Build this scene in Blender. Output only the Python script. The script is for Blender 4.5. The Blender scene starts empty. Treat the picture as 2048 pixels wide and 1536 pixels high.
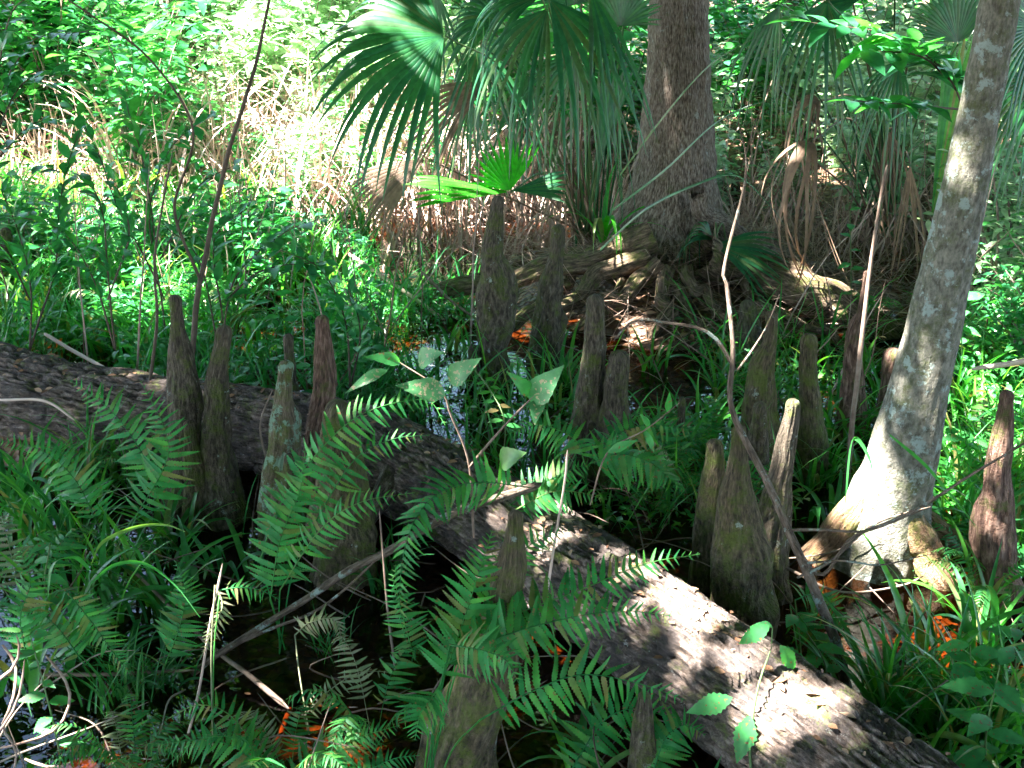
import bpy, math, random
import numpy as np
from mathutils import Vector

# ------------------------------------------------------------------ camera
S = bpy.context.scene
COL = S.collection
PITCH = math.radians(20.0)
CAMZ = 2.0
F = 2472.0                       # focal length in pixels of the 2048 px wide photo
cd = bpy.data.cameras.new('camera')
cam = bpy.data.objects.new('camera', cd)
COL.objects.link(cam)
cam.location = (0, 0, CAMZ)
cam.rotation_euler = (math.pi / 2 - PITCH, 0, 0)
cd.sensor_width = 36
cd.lens = 36 * F / 2048
cd.clip_start = 0.05
cd.clip_end = 600
S.camera = cam

# ------------------------------------------------------------------ light
SUN = np.array([-0.64, -0.10, 1.0]); SUN /= np.linalg.norm(SUN)
el = math.asin(SUN[2]); rot = math.atan2(SUN[0], SUN[1])
w = bpy.data.worlds.new('World'); S.world = w; w.use_nodes = True
nt = w.node_tree
sky = nt.nodes.new('ShaderNodeTexSky'); sky.sky_type = 'NISHITA'; sky.sun_disc = False
sky.sun_elevation = el; sky.sun_rotation = rot
bg = nt.nodes['Background']; bg.inputs[1].default_value = 0.05
nt.links.new(sky.outputs[0], bg.inputs[0])
ld = bpy.data.lights.new('sun', 'SUN'); ld.energy = 5.0; ld.angle = math.radians(0.5); ld.color = (1.0, 0.95, 0.87)
lo = bpy.data.objects.new('sun', ld); COL.objects.link(lo)
lo.rotation_euler = Vector(SUN).to_track_quat('Z', 'Y').to_euler(); lo.location = (-6, 3, 14)
S.view_settings.view_transform = 'Standard'
S.view_settings.look = 'None'
S.view_settings.exposure = 4.45
S.view_settings.gamma = 1.0
try:
    cy = S.cycles
    cy.use_denoising = True
    cy.max_bounces = 8; cy.diffuse_bounces = 3; cy.glossy_bounces = 3
    cy.transmission_bounces = 4; cy.transparent_max_bounces = 10
    cy.caustics_reflective = False; cy.caustics_refractive = False
    cy.sample_clamp_indirect = 6
    cy.use_adaptive_sampling = True; cy.adaptive_threshold = 0.012
except Exception:
    pass

# ------------------------------------------------------------------ helpers
rng = np.random.default_rng(11)
FWD = np.array([0, math.cos(PITCH), -math.sin(PITCH)])
UPV = np.array([0, math.sin(PITCH), math.cos(PITCH)])
CAM = np.array([0, 0, CAMZ])


def ray(px, py):
    return FWD + (px - 1024) / F * np.array([1., 0, 0]) + (768 - py) / F * UPV


def P(px, py, z=0.0):
    d = ray(px, py)
    return CAM + d * (z - CAMZ) / d[2]


def Q(px, py, Y):
    d = ray(px, py)
    return CAM + d * Y / d[1]


def depth(p):
    return float(np.dot(p - CAM, FWD))


def nrm(v):
    return v / (np.linalg.norm(v, axis=-1, keepdims=True) + 1e-12)


def _h(i, j, k, s):
    n = (i * 374761393 + j * 668265263 + k * 2147483647 + s * 974634777) & 0xffffffff
    n = ((n ^ (n >> 13)) * 1274126177) & 0xffffffff
    return ((n ^ (n >> 16)) & 0xffff) / 65535.0


def vn(p, seed=0):
    """value noise -1..1 for points (...,3)"""
    p = np.asarray(p, float)
    i = np.floor(p).astype(np.int64); f = p - i
    f = f * f * (3 - 2 * f)
    r = 0
    for a in (0, 1):
        for b in (0, 1):
            for c in (0, 1):
                wgt = (f[..., 0] if a else 1 - f[..., 0]) * (f[..., 1] if b else 1 - f[..., 1]) * (f[..., 2] if c else 1 - f[..., 2])
                r = r + wgt * _h(i[..., 0] + a, i[..., 1] + b, i[..., 2] + c, seed)
    return r * 2 - 1


def catmull(pts, n):
    pts = np.asarray(pts, float)
    if len(pts) == 2:
        t = np.linspace(0, 1, n)[:, None]
        return pts[0] * (1 - t) + pts[1] * t
    e = np.vstack([2 * pts[0] - pts[1], pts, 2 * pts[-1] - pts[-2]])
    d = np.linalg.norm(np.diff(pts[:, :3], axis=0), axis=1); cum = np.r_[0, np.cumsum(d)]
    u = np.linspace(0, cum[-1], n)
    k = np.clip(np.searchsorted(cum, u, side='right') - 1, 0, len(pts) - 2)
    t = ((u - cum[k]) / np.maximum(d[k], 1e-9))[:, None]
    p0, p1, p2, p3 = e[k], e[k + 1], e[k + 2], e[k + 3]
    return 0.5 * (2 * p1 + (p2 - p0) * t + (2 * p0 - 5 * p1 + 4 * p2 - p3) * t ** 2 + (3 * p1 - p0 - 3 * p2 + p3) * t ** 3)


class Geo:
    def __init__(self):
        self.v = []; self.q = []; self.a = []; self.n = 0

    def grid(self, V, st=None, closed=False):
        """V (B,R,C,3) batches of grids"""
        V = np.asarray(V, float)
        if V.ndim == 3: V = V[None]
        B, R, C, _ = V.shape
        cc = C if closed else C - 1
        r = np.arange(R - 1)[:, None] * C; c = np.arange(cc)[None]; c2 = (c + 1) % C
        q = np.stack([r + c, r + c2, r + C + c2, r + C + c], -1).reshape(-1, 4)
        q = (q[None] + (np.arange(B) * R * C)[:, None, None]).reshape(-1, 4) + self.n
        if st is None: st = np.zeros_like(V)
        st = np.broadcast_to(st, V.shape)
        self.v.append(V.reshape(-1, 3)); self.a.append(st.reshape(-1, 3)); self.q.append(q)
        self.n += B * R * C
        return self

    def build(self, name, mat, parent=None, origin=None, smooth=True):
        V = np.concatenate(self.v); A = np.concatenate(self.a); Qd = np.concatenate(self.q)
        if parent is not None and origin is None:
            origin = np.array(parent.location)
            if parent.parent is not None: origin = origin + np.array(parent.parent.location)
        if origin is None: origin = np.zeros(3)
        V = V - origin
        me = bpy.data.meshes.new(name)
        me.vertices.add(len(V)); me.vertices.foreach_set('co', V.astype(np.float32).ravel())
        me.loops.add(len(Qd) * 4); me.loops.foreach_set('vertex_index', Qd.astype(np.int32).ravel())
        me.polygons.add(len(Qd))
        me.polygons.foreach_set('loop_start', (np.arange(len(Qd)) * 4).astype(np.int32))
        me.polygons.foreach_set('use_smooth', np.full(len(Qd), smooth, dtype=bool))
        me.update(calc_edges=True)
        at = me.attributes.new('st', 'FLOAT_VECTOR', 'POINT')
        at.data.foreach_set('vector', A.astype(np.float32).ravel())
        me.materials.append(mat)
        o = bpy.data.objects.new(name, me)
        COL.objects.link(o)
        if parent is not None: o.parent = parent
        else: o.location = origin
        return o


def tag(o, label, cat, group=None, kind=None):
    o['label'] = label
    o['category'] = cat
    if group: o['group'] = group
    if kind: o['kind'] = kind
    return o


def thing(name, label, cat, loc, group=None):
    o = bpy.data.objects.new(name, None); COL.objects.link(o)
    o.empty_display_size = 0.1
    o.location = [float(x) for x in loc]
    return tag(o, label, cat, group)


def setting(o, kind='structure', label=None, cat=None):
    o['kind'] = kind
    if label: o['label'] = label
    if cat: o['category'] = cat
    return o


def dup(root, loc, rz, sc, label=None, group=None):
    r = root.copy(); COL.objects.link(r)
    r.location = [float(x) for x in loc]; r.rotation_euler = (0, 0, float(rz)); r.scale = (float(sc),) * 3
    if label: r['label'] = label
    if group: r['group'] = group
    for ch in list(root.children):
        c = ch.copy(); COL.objects.link(c); c.parent = r
        for g in list(ch.children):
            d = g.copy(); COL.objects.link(d); d.parent = c
    return r


def frames(C):
    T = nrm(np.gradient(C, axis=0))
    ref = np.array([1., 0, 0]) if abs(T[0][0]) < 0.8 else np.array([0, 1., 0])
    u = nrm(ref - T[0] * np.dot(ref, T[0]))
    U = [u]
    for i in range(1, len(C)):
        u = U[-1] - T[i] * np.dot(U[-1], T[i]); U.append(nrm(u))
    U = np.array(U)
    return T, U, np.cross(T, U)


def tube(g, C, R, sides=8, disp=None):
    C = np.asarray(C, float); R = np.broadcast_to(np.asarray(R, float), (len(C),))
    T, U, W = frames(C)
    a = np.linspace(0, 2 * np.pi, sides, endpoint=False)
    ca, sa = np.cos(a), np.sin(a)
    L = np.r_[0, np.cumsum(np.linalg.norm(np.diff(C, axis=0), axis=1))]
    r = np.repeat(R[:, None], sides, 1)
    rm = max(float(R.mean()), 0.004)
    st = np.stack([np.broadcast_to(ca * rm, r.shape), np.broadcast_to(sa * rm, r.shape), np.repeat(L[:, None], sides, 1)], -1)
    if disp is not None: r = r * (1 + disp(st, C, a))
    V = C[:, None] + r[..., None] * (ca[None, :, None] * U[:, None] + sa[None, :, None] * W[:, None])
    g.grid(V, st, closed=True)
    return V


def twig(g, pts, r0, r1, n=None, sides=6, wob=0.0, seed=0):
    L = np.sum(np.linalg.norm(np.diff(np.array(pts), axis=0), axis=1))
    n = n or int(max(6, min(60, L / 0.03)))
    C = catmull(pts, n)
    if wob:
        k = np.arange(n)[:, None] * L / n * 6
        o = np.concatenate([vn(np.concatenate([k, k * 0 + 3.1 * i + seed * 7.7, k * 0], 1), seed)[:, None] for i in range(3)], 1)
        C = C + o * wob * np.minimum(1, np.arange(n) / 3.)[:, None]
    R = np.linspace(r0, r1, n) * (1 + 0.12 * vn(np.stack([np.arange(n) * .7, np.full(n, seed + .5), np.zeros(n)], 1), seed))
    R[-1] *= 0.3; R[0] *= 0.7
    tube(g, C, R, sides)
    return C


def solid_px(g, prof, Y0, sides=40, rows=70, seed=0, fl=0.10, lump=0.12, fine=0.03, ydrift=0.0, zmin=-0.2, cap=True, lobes=None, knobs=0):
    """round body whose centre line / widths follow (x, y, width) pixels, at distance Y0"""
    prof = list(prof)
    if cap: prof[0] = (prof[0][0], prof[0][1], prof[0][2] * 1.55)
    pts = [Q(x, y, Y0) for x, y, _ in prof]
    rad = [wd / 2 * depth(p) / F for p, (_, _, wd) in zip(pts, prof)]
    if pts[-1][2] > zmin:
        e = pts[-1] + (pts[-1] - pts[-2]) * 0.3; e[2] = zmin
        pts.append(e); rad.append(rad[-1] * 1.12)
    A = np.concatenate([np.array(pts), np.array(rad)[:, None]], 1)
    A = catmull(A, rows * 3)
    # denser near the tip
    s = np.linspace(0, 1, rows) ** 1.4 if cap else np.linspace(0, 1, rows)
    idx = s * (len(A) - 1); i0 = np.minimum(idx.astype(int), len(A) - 2); fr = (idx - i0)[:, None]
    A = A[i0] * (1 - fr) + A[i0 + 1] * fr
    C, R = A[:, :3], np.maximum(A[:, 3], 0.003)
    L = np.r_[0, np.cumsum(np.linalg.norm(np.diff(C, axis=0), axis=1))]
    if cap:
        rt = rad[0] * 1.0
        d = np.clip(L / rt, 0, 1)
        R = R * np.sqrt(np.clip(1 - (1 - d) ** 2, 0.0004, 1))
    if ydrift: C[:, 1] += ydrift * (L / L[-1])

    def disp(st, C, a):
        b = np.stack([np.cos(a) * 1.0, np.sin(a) * 1.0], -1)
        n1 = np.stack([np.broadcast_to(b[:, 0] * 1.4, st.shape[:2]), np.broadcast_to(b[:, 1] * 1.6, st.shape[:2]), st[..., 2] * 15], -1)
        n2 = np.stack([np.broadcast_to(b[:, 0] * 4, st.shape[:2]), np.broadcast_to(b[:, 1] * 4, st.shape[:2]), st[..., 2] * 3], -1)
        n3 = np.stack([np.broadcast_to(b[:, 0] * 9, st.shape[:2]), np.broadcast_to(b[:, 1] * 9, st.shape[:2]), st[..., 2] * 22], -1)
        o = lump * vn(n1, seed) + fl * vn(n2, seed + 1) * (0.4 + 0.8 * (st[..., 2] / L[-1])) + fine * vn(n3, seed + 2) + fine * 0.7 * vn(n3 * [1.9, 1.9, 0.8], seed + 3)
        if knobs:
            kr = np.random.default_rng(seed + 999)
            zl = L[-1]
            for _ in range(knobs):
                z0 = kr.uniform(.08, .95) * zl; a0 = kr.uniform(0, 6.28); hh = R.mean() * kr.uniform(.6, 1.8); ww = kr.uniform(.35, .9); am = kr.uniform(-.20, .30)
                da = (a - a0 + np.pi) % (2 * np.pi) - np.pi
                o = o + am * np.exp(-((st[..., 2] - z0) / hh) ** 2) * np.exp(-(da / ww) ** 2)[None, :]
        if lobes:
            zt = np.clip((st[..., 2] / L[-1] - lobes[1]) / (1 - lobes[1]), 0, 1) ** 1.6
            for (ang, amp, wd) in lobes[0]:
                da = (a - math.radians(ang) + np.pi) % (2 * np.pi) - np.pi
                o = o + zt * amp * np.exp(-(da / wd) ** 2)[None, :]
        return o
    tube(g, C, R, sides, disp)
    return C, R


# ------------------------------------------------------------------ materials
def mat(name):
    m = bpy.data.materials.new(name); m.use_nodes = True
    n = m.node_tree.nodes; n.clear()
    out = n.new('ShaderNodeOutputMaterial')
    return m, m.node_tree, n, out


def N(nt, t, **kw):
    n = nt.nodes.new(t)
    for k, v in kw.items():
        if k.startswith('_'): setattr(n, k[1:], v)
        else: n.inputs[k].default_value = v
    return n


def ramp(nt, src, stops):
    r = nt.nodes.new('ShaderNodeValToRGB')
    e = r.color_ramp.elements
    while len(e) < len(stops): e.new(0.5)
    for x, (p, c) in zip(e, stops):
        x.position = p; x.color = (*c, 1) if len(c) == 3 else c
    nt.links.new(src, r.inputs[0])
    return r.outputs[0]


def mixc(nt, fac, a, b):
    m = nt.nodes.new('ShaderNodeMix'); m.data_type = 'RGBA'
    for s, v in ((0, fac), (6, a), (7, b)):
        if hasattr(v, 'is_linked'): nt.links.new(v, m.inputs[s])
        else: m.inputs[s].default_value = v if s == 0 else (*v, 1)
    return m.outputs[2]


def leaf_mat(name, cols, rough=0.42, trans=0.35, tcol=None, blemish=0.0, spec=0.5, bl_col=(0.16, 0.10, 0.04)):
    m, nt, n, out = mat(name)
    geo = n.new('ShaderNodeNewGeometry'); oi = n.new('ShaderNodeObjectInfo')
    ad = N(nt, 'ShaderNodeMath', _operation='FRACT'); a2 = N(nt, 'ShaderNodeMath', _operation='MULTIPLY_ADD')
    a2.inputs[1].default_value = 0.35
    nt.links.new(oi.outputs['Random'], a2.inputs[0]); nt.links.new(geo.outputs['Random Per Island'], a2.inputs[2])
    nt.links.new(a2.outputs[0], ad.inputs[0])
    k = len(cols)
    c = ramp(nt, ad.outputs[0], [(i / max(1, k - 1), cc) for i, cc in enumerate(cols)])
    tc = n.new('ShaderNodeTexCoord')
    ns = N(nt, 'ShaderNodeTexNoise', Scale=35.0, Detail=3.0); nt.links.new(tc.outputs['Object'], ns.inputs[0])
    v = N(nt, 'ShaderNodeHueSaturation'); mr = N(nt, 'ShaderNodeMapRange'); mr.inputs[1].default_value = .3; mr.inputs[2].default_value = .7
    mr.inputs[3].default_value = .75; mr.inputs[4].default_value = 1.25
    nt.links.new(ns.outputs[0], mr.inputs[0]); nt.links.new(mr.outputs[0], v.inputs['Value']); nt.links.new(c, v.inputs['Color'])
    c = v.outputs[0]
    if blemish:
        n2 = N(nt, 'ShaderNodeTexNoise', Scale=90.0, Detail=2.0); nt.links.new(tc.outputs['Object'], n2.inputs[0])
        f = ramp(nt, n2.outputs[0], [(0.68 - blemish, (0, 0, 0)), (0.72 - blemish, (1, 1, 1))])
        c = mixc(nt, f, c, bl_col)
    p = N(nt, 'ShaderNodeBsdfPrincipled', Roughness=rough); p.inputs['Specular IOR Level'].default_value = spec
    nt.links.new(c, p.inputs['Base Color'])
    t = n.new('ShaderNodeBsdfTranslucent')
    tm = N(nt, 'ShaderNodeMix', _data_type='RGBA', _blend_type='MULTIPLY'); tm.inputs[0].default_value = 1
    nt.links.new(c, tm.inputs[6]); tm.inputs[7].default_value = (*(tcol or (2.2, 2.4, 0.8)), 1)
    nt.links.new(tm.outputs[2], t.inputs[0])
    mx = n.new('ShaderNodeMixShader'); mx.inputs[0].default_value = trans
    nt.links.new(p.outputs[0], mx.inputs[1]); nt.links.new(t.outputs[0], mx.inputs[2])
    nt.links.new(mx.outputs[0], out.inputs[0])
    return m


def bark_mat(name, dark, mid, light, moss=0.4, mosscol=(0.075, 0.10, 0.015), lichen=0.3, lichcol=(0.33, 0.40, 0.35), sc=1.0, bump=0.6, stretch=0.22, rough=0.85, ridge=0.0, blot=0.0):
    m, nt, n, out = mat(name)
    at = n.new('ShaderNodeAttribute'); at.attribute_name = 'st'
    oi = n.new('ShaderNodeObjectInfo')
    mp = n.new('ShaderNodeMapping'); mp.inputs['Scale'].default_value = (sc * 1.35, sc * 1.35, sc * 1.35 * stretch)
    nt.links.new(at.outputs['Vector'], mp.inputs[0])
    off = N(nt, 'ShaderNodeVectorMath', _operation='SCALE'); off.inputs[0].default_value = (13, 7, 5)
    nt.links.new(oi.outputs['Random'], off.inputs[3]); nt.links.new(off.outputs[0], mp.inputs['Location'])
    fib = N(nt, 'ShaderNodeTexNoise', Scale=70.0, Detail=6.0, Roughness=0.65); nt.links.new(mp.outputs[0], fib.inputs[0])
    c = ramp(nt, fib.outputs[0], [(0.36, dark), (0.5, mid), (0.66, light)])
    geo = n.new('ShaderNodeNewGeometry')
    big = N(nt, 'ShaderNodeTexNoise', Scale=13.0, Detail=9.0, Roughness=0.78); nt.links.new(geo.outputs['Position'], big.inputs[0])
    mf = ramp(nt, big.outputs[0], [(0.60 - moss * 0.3, (0, 0, 0)), (0.74 - moss * 0.3, (1, 1, 1))])
    if blot:
        bn = N(nt, 'ShaderNodeTexNoise', Scale=6.5, Detail=9.0, Roughness=0.8)
        vb = N(nt, 'ShaderNodeVectorMath', _operation='ADD'); vb.inputs[1].default_value = (1.7, 8.1, 3.3)
        nt.links.new(geo.outputs['Position'], vb.inputs[0]); nt.links.new(vb.outputs[0], bn.inputs[0])
        bf = ramp(nt, bn.outputs[0], [(0.47, (0, 0, 0)), (0.56, (blot * 1.5, blot * 1.5, blot * 1.5))])
        c = mixc(nt, bf, c, (0.05, 0.042, 0.042))
    mn = N(nt, 'ShaderNodeTexNoise', Scale=160.0, Detail=3.0); nt.links.new(geo.outputs['Position'], mn.inputs[0])
    mcol = mixc(nt, mn.outputs[0], tuple(x * 0.45 for x in mosscol), tuple(x * 1.7 for x in mosscol))
    mfm = N(nt, 'ShaderNodeMath', _operation='MULTIPLY'); mfm.inputs[1].default_value = 0.85
    nt.links.new(mf, mfm.inputs[0])
    c = mixc(nt, mfm.outputs[0], c, mcol)
    l1 = N(nt, 'ShaderNodeTexNoise', Scale=16.0, Detail=7.0, Roughness=0.75); 
    vm = N(nt, 'ShaderNodeVectorMath', _operation='ADD'); vm.inputs[1].default_value = (5.3, 2.1, 9.7)
    nt.links.new(geo.outputs['Position'], vm.inputs[0]); nt.links.new(vm.outputs[0], l1.inputs[0])
    lf = ramp(nt, l1.outputs[0], [(0.68 - lichen * 0.25, (0, 0, 0)), (0.73 - lichen * 0.25, (1, 1, 1))])
    lm = N(nt, 'ShaderNodeMath', _operation='MULTIPLY'); lm.inputs[1].default_value = 0.8; nt.links.new(lf, lm.inputs[0])
    c = mixc(nt, lm.outputs[0], c, lichcol)
    p = N(nt, 'ShaderNodeBsdfPrincipled', Roughness=rough); p.inputs['Specular IOR Level'].default_value = 0.3
    nt.links.new(c, p.inputs['Base Color'])
    h = N(nt, 'ShaderNodeMath', _operation='MULTIPLY_ADD'); h.inputs[1].default_value = 0.35
    nt.links.new(mn.outputs[0], h.inputs[0]); nt.links.new(fib.outputs[0], h.inputs[2])
    hh = h.outputs[0]
    if ridge:
        vo = N(nt, 'ShaderNodeTexVoronoi', Scale=26.0); vo.feature = 'F1'
        nt.links.new(mp.outputs[0], vo.inputs[0])
        h2 = N(nt, 'ShaderNodeMath', _operation='MULTIPLY_ADD'); h2.inputs[1].default_value = -ridge
        nt.links.new(vo.outputs[0], h2.inputs[0]); nt.links.new(hh, h2.inputs[2]); hh = h2.outputs[0]
    b = N(nt, 'ShaderNodeBump', Strength=bump, Distance=0.018); nt.links.new(hh, b.inputs['Height'])
    nt.links.new(b.outputs[0], p.inputs['Normal'])
    nt.links.new(p.outputs[0], out.inputs[0])
    return m


def plain_mat(name, cols, rough=0.7, scale=12.0, bump=0.3, trans=0.0, spec=0.3):
    m, nt, n, out = mat(name)
    geo = n.new('ShaderNodeNewGeometry')
    ns = N(nt, 'ShaderNodeTexNoise', Scale=scale, Detail=6.0, Roughness=0.7); nt.links.new(geo.outputs['Position'], ns.inputs[0])
    ad = N(nt, 'ShaderNodeMath', _operation='MULTIPLY_ADD'); ad.inputs[1].default_value = 0.5
    nt.links.new(geo.outputs['Random Per Island'], ad.inputs[0])
    sb = N(nt, 'ShaderNodeMath', _operation='SUBTRACT'); sb.inputs[1].default_value = 0.25
    nt.links.new(ns.outputs[0], sb.inputs[0]); nt.links.new(sb.outputs[0], ad.inputs[2])
    k = len(cols)
    c = ramp(nt, ad.outputs[0], [(0.2 + 0.6 * i / max(1, k - 1), cc) for i, cc in enumerate(cols)])
    p = N(nt, 'ShaderNodeBsdfPrincipled', Roughness=rough); p.inputs['Specular IOR Level'].default_value = spec
    nt.links.new(c, p.inputs['Base Color'])
    b = N(nt, 'ShaderNodeBump', Strength=bump, Distance=0.01); nt.links.new(ns.outputs[0], b.inputs['Height'])
    nt.links.new(b.outputs[0], p.inputs['Normal'])
    sh = p.outputs[0]
    if trans:
        t = n.new('ShaderNodeBsdfTranslucent'); nt.links.new(c, t.inputs[0])
        mx = n.new('ShaderNodeMixShader'); mx.inputs[0].default_value = trans
        nt.links.new(sh, mx.inputs[1]); nt.links.new(t.outputs[0], mx.inputs[2]); sh = mx.outputs[0]
    nt.links.new(sh, out.inputs[0])
    return m


M = {}
M['fern'] = leaf_mat('fern_leaf', [(0.02, 0.15, 0.04), (0.035, 0.22, 0.06), (0.028, 0.17, 0.045), (0.07, 0.26, 0.045), (0.025, 0.19, 0.06), (0.02, 0.13, 0.03), (0.05, 0.22, 0.05), (0.16, 0.14, 0.05)], 0.5, 0.34, blemish=0.035, spec=.28)
M['fern_pale'] = leaf_mat('fern_pale', [(0.22, 0.24, 0.13), (0.15, 0.21, 0.09), (0.26, 0.24, 0.15)], 0.6, 0.3, tcol=(1.3, 1.3, .8))
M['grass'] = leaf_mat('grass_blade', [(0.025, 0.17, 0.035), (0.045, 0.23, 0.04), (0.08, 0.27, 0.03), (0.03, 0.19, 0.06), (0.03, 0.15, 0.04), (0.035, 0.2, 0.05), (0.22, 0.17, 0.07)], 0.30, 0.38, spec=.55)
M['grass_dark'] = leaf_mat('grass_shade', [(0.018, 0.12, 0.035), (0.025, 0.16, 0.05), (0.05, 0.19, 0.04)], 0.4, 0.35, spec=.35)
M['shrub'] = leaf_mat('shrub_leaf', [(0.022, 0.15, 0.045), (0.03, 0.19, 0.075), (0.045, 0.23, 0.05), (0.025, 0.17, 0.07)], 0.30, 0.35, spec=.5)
M['shrub_sun_tint'] = leaf_mat('shrub_sun_tint', [(0.12, 0.25, 0.12), (0.22, 0.35, 0.20), (0.33, 0.42, 0.30), (0.06, 0.19, 0.07), (0.28, 0.36, 0.24)], 0.28, 0.42, tcol=(2.4, 2.4, 2.0), spec=.7)  # leaf colour whitened to stand in for the burnt-out sunlight on the thicket
M['palm'] = leaf_mat('palm_leaf', [(0.010, 0.08, 0.035), (0.018, 0.105, 0.05), (0.025, 0.13, 0.035), (0.014, 0.09, 0.045), (0.06, 0.11, 0.04)], 0.30, 0.28, spec=0.6)
M['palm_young'] = leaf_mat('palm_young', [(0.02, 0.24, 0.008), (0.035, 0.28, 0.012)], 0.42, 0.5, tcol=(1.3, 2.2, 0.4), blemish=.02)
M['palm_dead'] = leaf_mat('palm_dead', [(0.16, 0.10, 0.065), (0.24, 0.15, 0.10), (0.11, 0.075, 0.05)], 0.7, 0.2, tcol=(1.2, 1, .8))
M['big_leaf'] = leaf_mat('holed_leaf', [(0.05, 0.19, 0.08), (0.08, 0.24, 0.10)], 0.45, 0.35, tcol=(1.6, 1.8, .8), blemish=0.10, bl_col=(0.34, 0.27, 0.19))
M['herb'] = leaf_mat('herb_leaf', [(0.03, 0.18, 0.06), (0.05, 0.23, 0.07)], 0.42, 0.38, blemish=0.05, spec=.35)
M['canopy'] = leaf_mat('canopy_leaf', [(0.035, 0.10, 0.02), (0.05, 0.14, 0.025), (0.07, 0.17, 0.03)], 0.5, 0.35, tcol=(1.8, 2.2, .6))
M['knee'] = bark_mat('knee_bark', (0.025, 0.019, 0.013), (0.075, 0.058, 0.042), (0.165, 0.135, 0.10), moss=0.40, lichen=0.26, bump=1.0, stretch=.3)
M['knee_mossy'] = bark_mat('knee_bark_mossy', (0.025, 0.019, 0.012), (0.085, 0.065, 0.04), (0.18, 0.14, 0.09), moss=0.50, lichen=0.18, bump=1.0, stretch=.3)
M['knee_red'] = bark_mat('knee_bark_red', (0.035, 0.018, 0.013), (0.12, 0.066, 0.048), (0.27, 0.175, 0.135), moss=0.25, lichen=0.10, bump=1.0)
M['knee_lichen'] = bark_mat('knee_bark_lichen', (0.045, 0.035, 0.025), (0.12, 0.09, 0.06), (0.22, 0.17, 0.12), moss=0.5, lichen=0.62, lichcol=(0.2, 0.33, 0.24), bump=0.9)
M['cypress'] = bark_mat('cypress_bark', (0.05, 0.035, 0.026), (0.20, 0.15, 0.12), (0.40, 0.34, 0.29), moss=0.10, lichen=0.30, lichcol=(0.36, 0.38, 0.36), sc=1.5, stretch=0.22, bump=1.0)
M['root'] = bark_mat('root_bark', (0.03, 0.02, 0.013), (0.11, 0.075, 0.05), (0.25, 0.18, 0.12), moss=0.36, lichen=0.1, bump=1.0)
M['foot'] = bark_mat('foot_bark', (0.08, 0.045, 0.027), (0.24, 0.14, 0.08), (0.40, 0.27, 0.18), moss=0.40, mosscol=(0.12, 0.14, 0.03), lichen=0.15, bump=0.8)
M['pale_bark'] = bark_mat('pale_bark', (0.07, 0.065, 0.05), (0.15, 0.145, 0.12), (0.25, 0.23, 0.19), moss=0.36, mosscol=(0.07, 0.085, 0.03), lichen=0.52, lichcol=(0.30, 0.37, 0.35), sc=0.6, stretch=0.6, bump=0.6)
M['log'] = bark_mat('log_bark', (0.025, 0.018, 0.014), (0.12, 0.088, 0.072), (0.30, 0.24, 0.215), moss=0.22, mosscol=(0.10, 0.14, 0.02), lichen=0.22, lichcol=(0.36, 0.38, 0.36), sc=0.7, stretch=0.35, bump=1.0, ridge=0.5, blot=0.5)
M['sapling'] = bark_mat('sapling_bark', (0.04, 0.028, 0.02), (0.11, 0.08, 0.06), (0.2, 0.15, 0.12), moss=0.1, lichen=0.5, lichcol=(0.26, 0.34, 0.31), sc=1.2)
M['twig'] = plain_mat('twig_bark', [(0.06, 0.04, 0.03), (0.16, 0.11, 0.085), (0.28, 0.22, 0.18)], 0.75, 20)
M['stem_dark'] = plain_mat('dark_stem', [(0.03, 0.022, 0.016), (0.07, 0.05, 0.035), (0.11, 0.08, 0.06)], 0.7, 25)
M['reed'] = plain_mat('dry_reed', [(0.30, 0.20, 0.16), (0.48, 0.35, 0.29), (0.62, 0.51, 0.45)], 0.6, 8)
M['vine'] = plain_mat('vine_bark', [(0.12, 0.07, 0.05), (0.28, 0.18, 0.14), (0.42, 0.32, 0.27)], 0.7, 40)
M['reddish'] = plain_mat('red_stem', [(0.28, 0.09, 0.05), (0.40, 0.17, 0.10)], 0.6, 12)
M['green_stem'] = plain_mat('green_stem', [(0.06, 0.13, 0.04), (0.10, 0.16, 0.06)], 0.5, 12)
M['fungus'] = plain_mat('bracket_fungus', [(0.14, 0.10, 0.07), (0.28, 0.22, 0.17), (0.4, 0.34, 0.28)], 0.7, 30)
M['litter'] = plain_mat('leaf_litter', [(0.10, 0.05, 0.03), (0.26, 0.13, 0.07), (0.42, 0.25, 0.16), (0.5, 0.36, 0.26)], 0.65, 10, trans=0.15)
M['litter_wet'] = plain_mat('wet_litter', [(0.06, 0.03, 0.015), (0.18, 0.09, 0.045), (0.36, 0.20, 0.11)], 0.5, 10)
M['duff'] = plain_mat('dead_stalks', [(0.20, 0.12, 0.09), (0.38, 0.26, 0.20), (0.55, 0.42, 0.34)], 0.65, 8, trans=0.15)

# mud: dark wet soil with peat and rotting litter
m, nt, n, out = mat('mud')
geo = n.new('ShaderNodeNewGeometry')
a = N(nt, 'ShaderNodeTexNoise', Scale=3.0, Detail=8.0, Roughness=0.7); b_ = N(nt, 'ShaderNodeTexVoronoi', Scale=28.0)
nt.links.new(geo.outputs['Position'], a.inputs[0]); nt.links.new(geo.outputs['Position'], b_.inputs[0])
c1 = ramp(nt, a.outputs[0], [(0.3, (0.03, 0.018, 0.012)), (0.55, (0.08, 0.045, 0.028)), (0.75, (0.16, 0.09, 0.05))])
c2 = ramp(nt, b_.outputs['Color'], [(0.2, (0.04, 0.02, 0.012)), (0.6, (0.15, 0.075, 0.04)), (0.9, (0.30, 0.18, 0.10))])
c = mixc(nt, 0.45, c1, c2)
p = N(nt, 'ShaderNodeBsdfPrincipled', Roughness=0.6); nt.links.new(c, p.inputs['Base Color'])
bb = N(nt, 'ShaderNodeBump', Strength=0.8, Distance=0.03)
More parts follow.
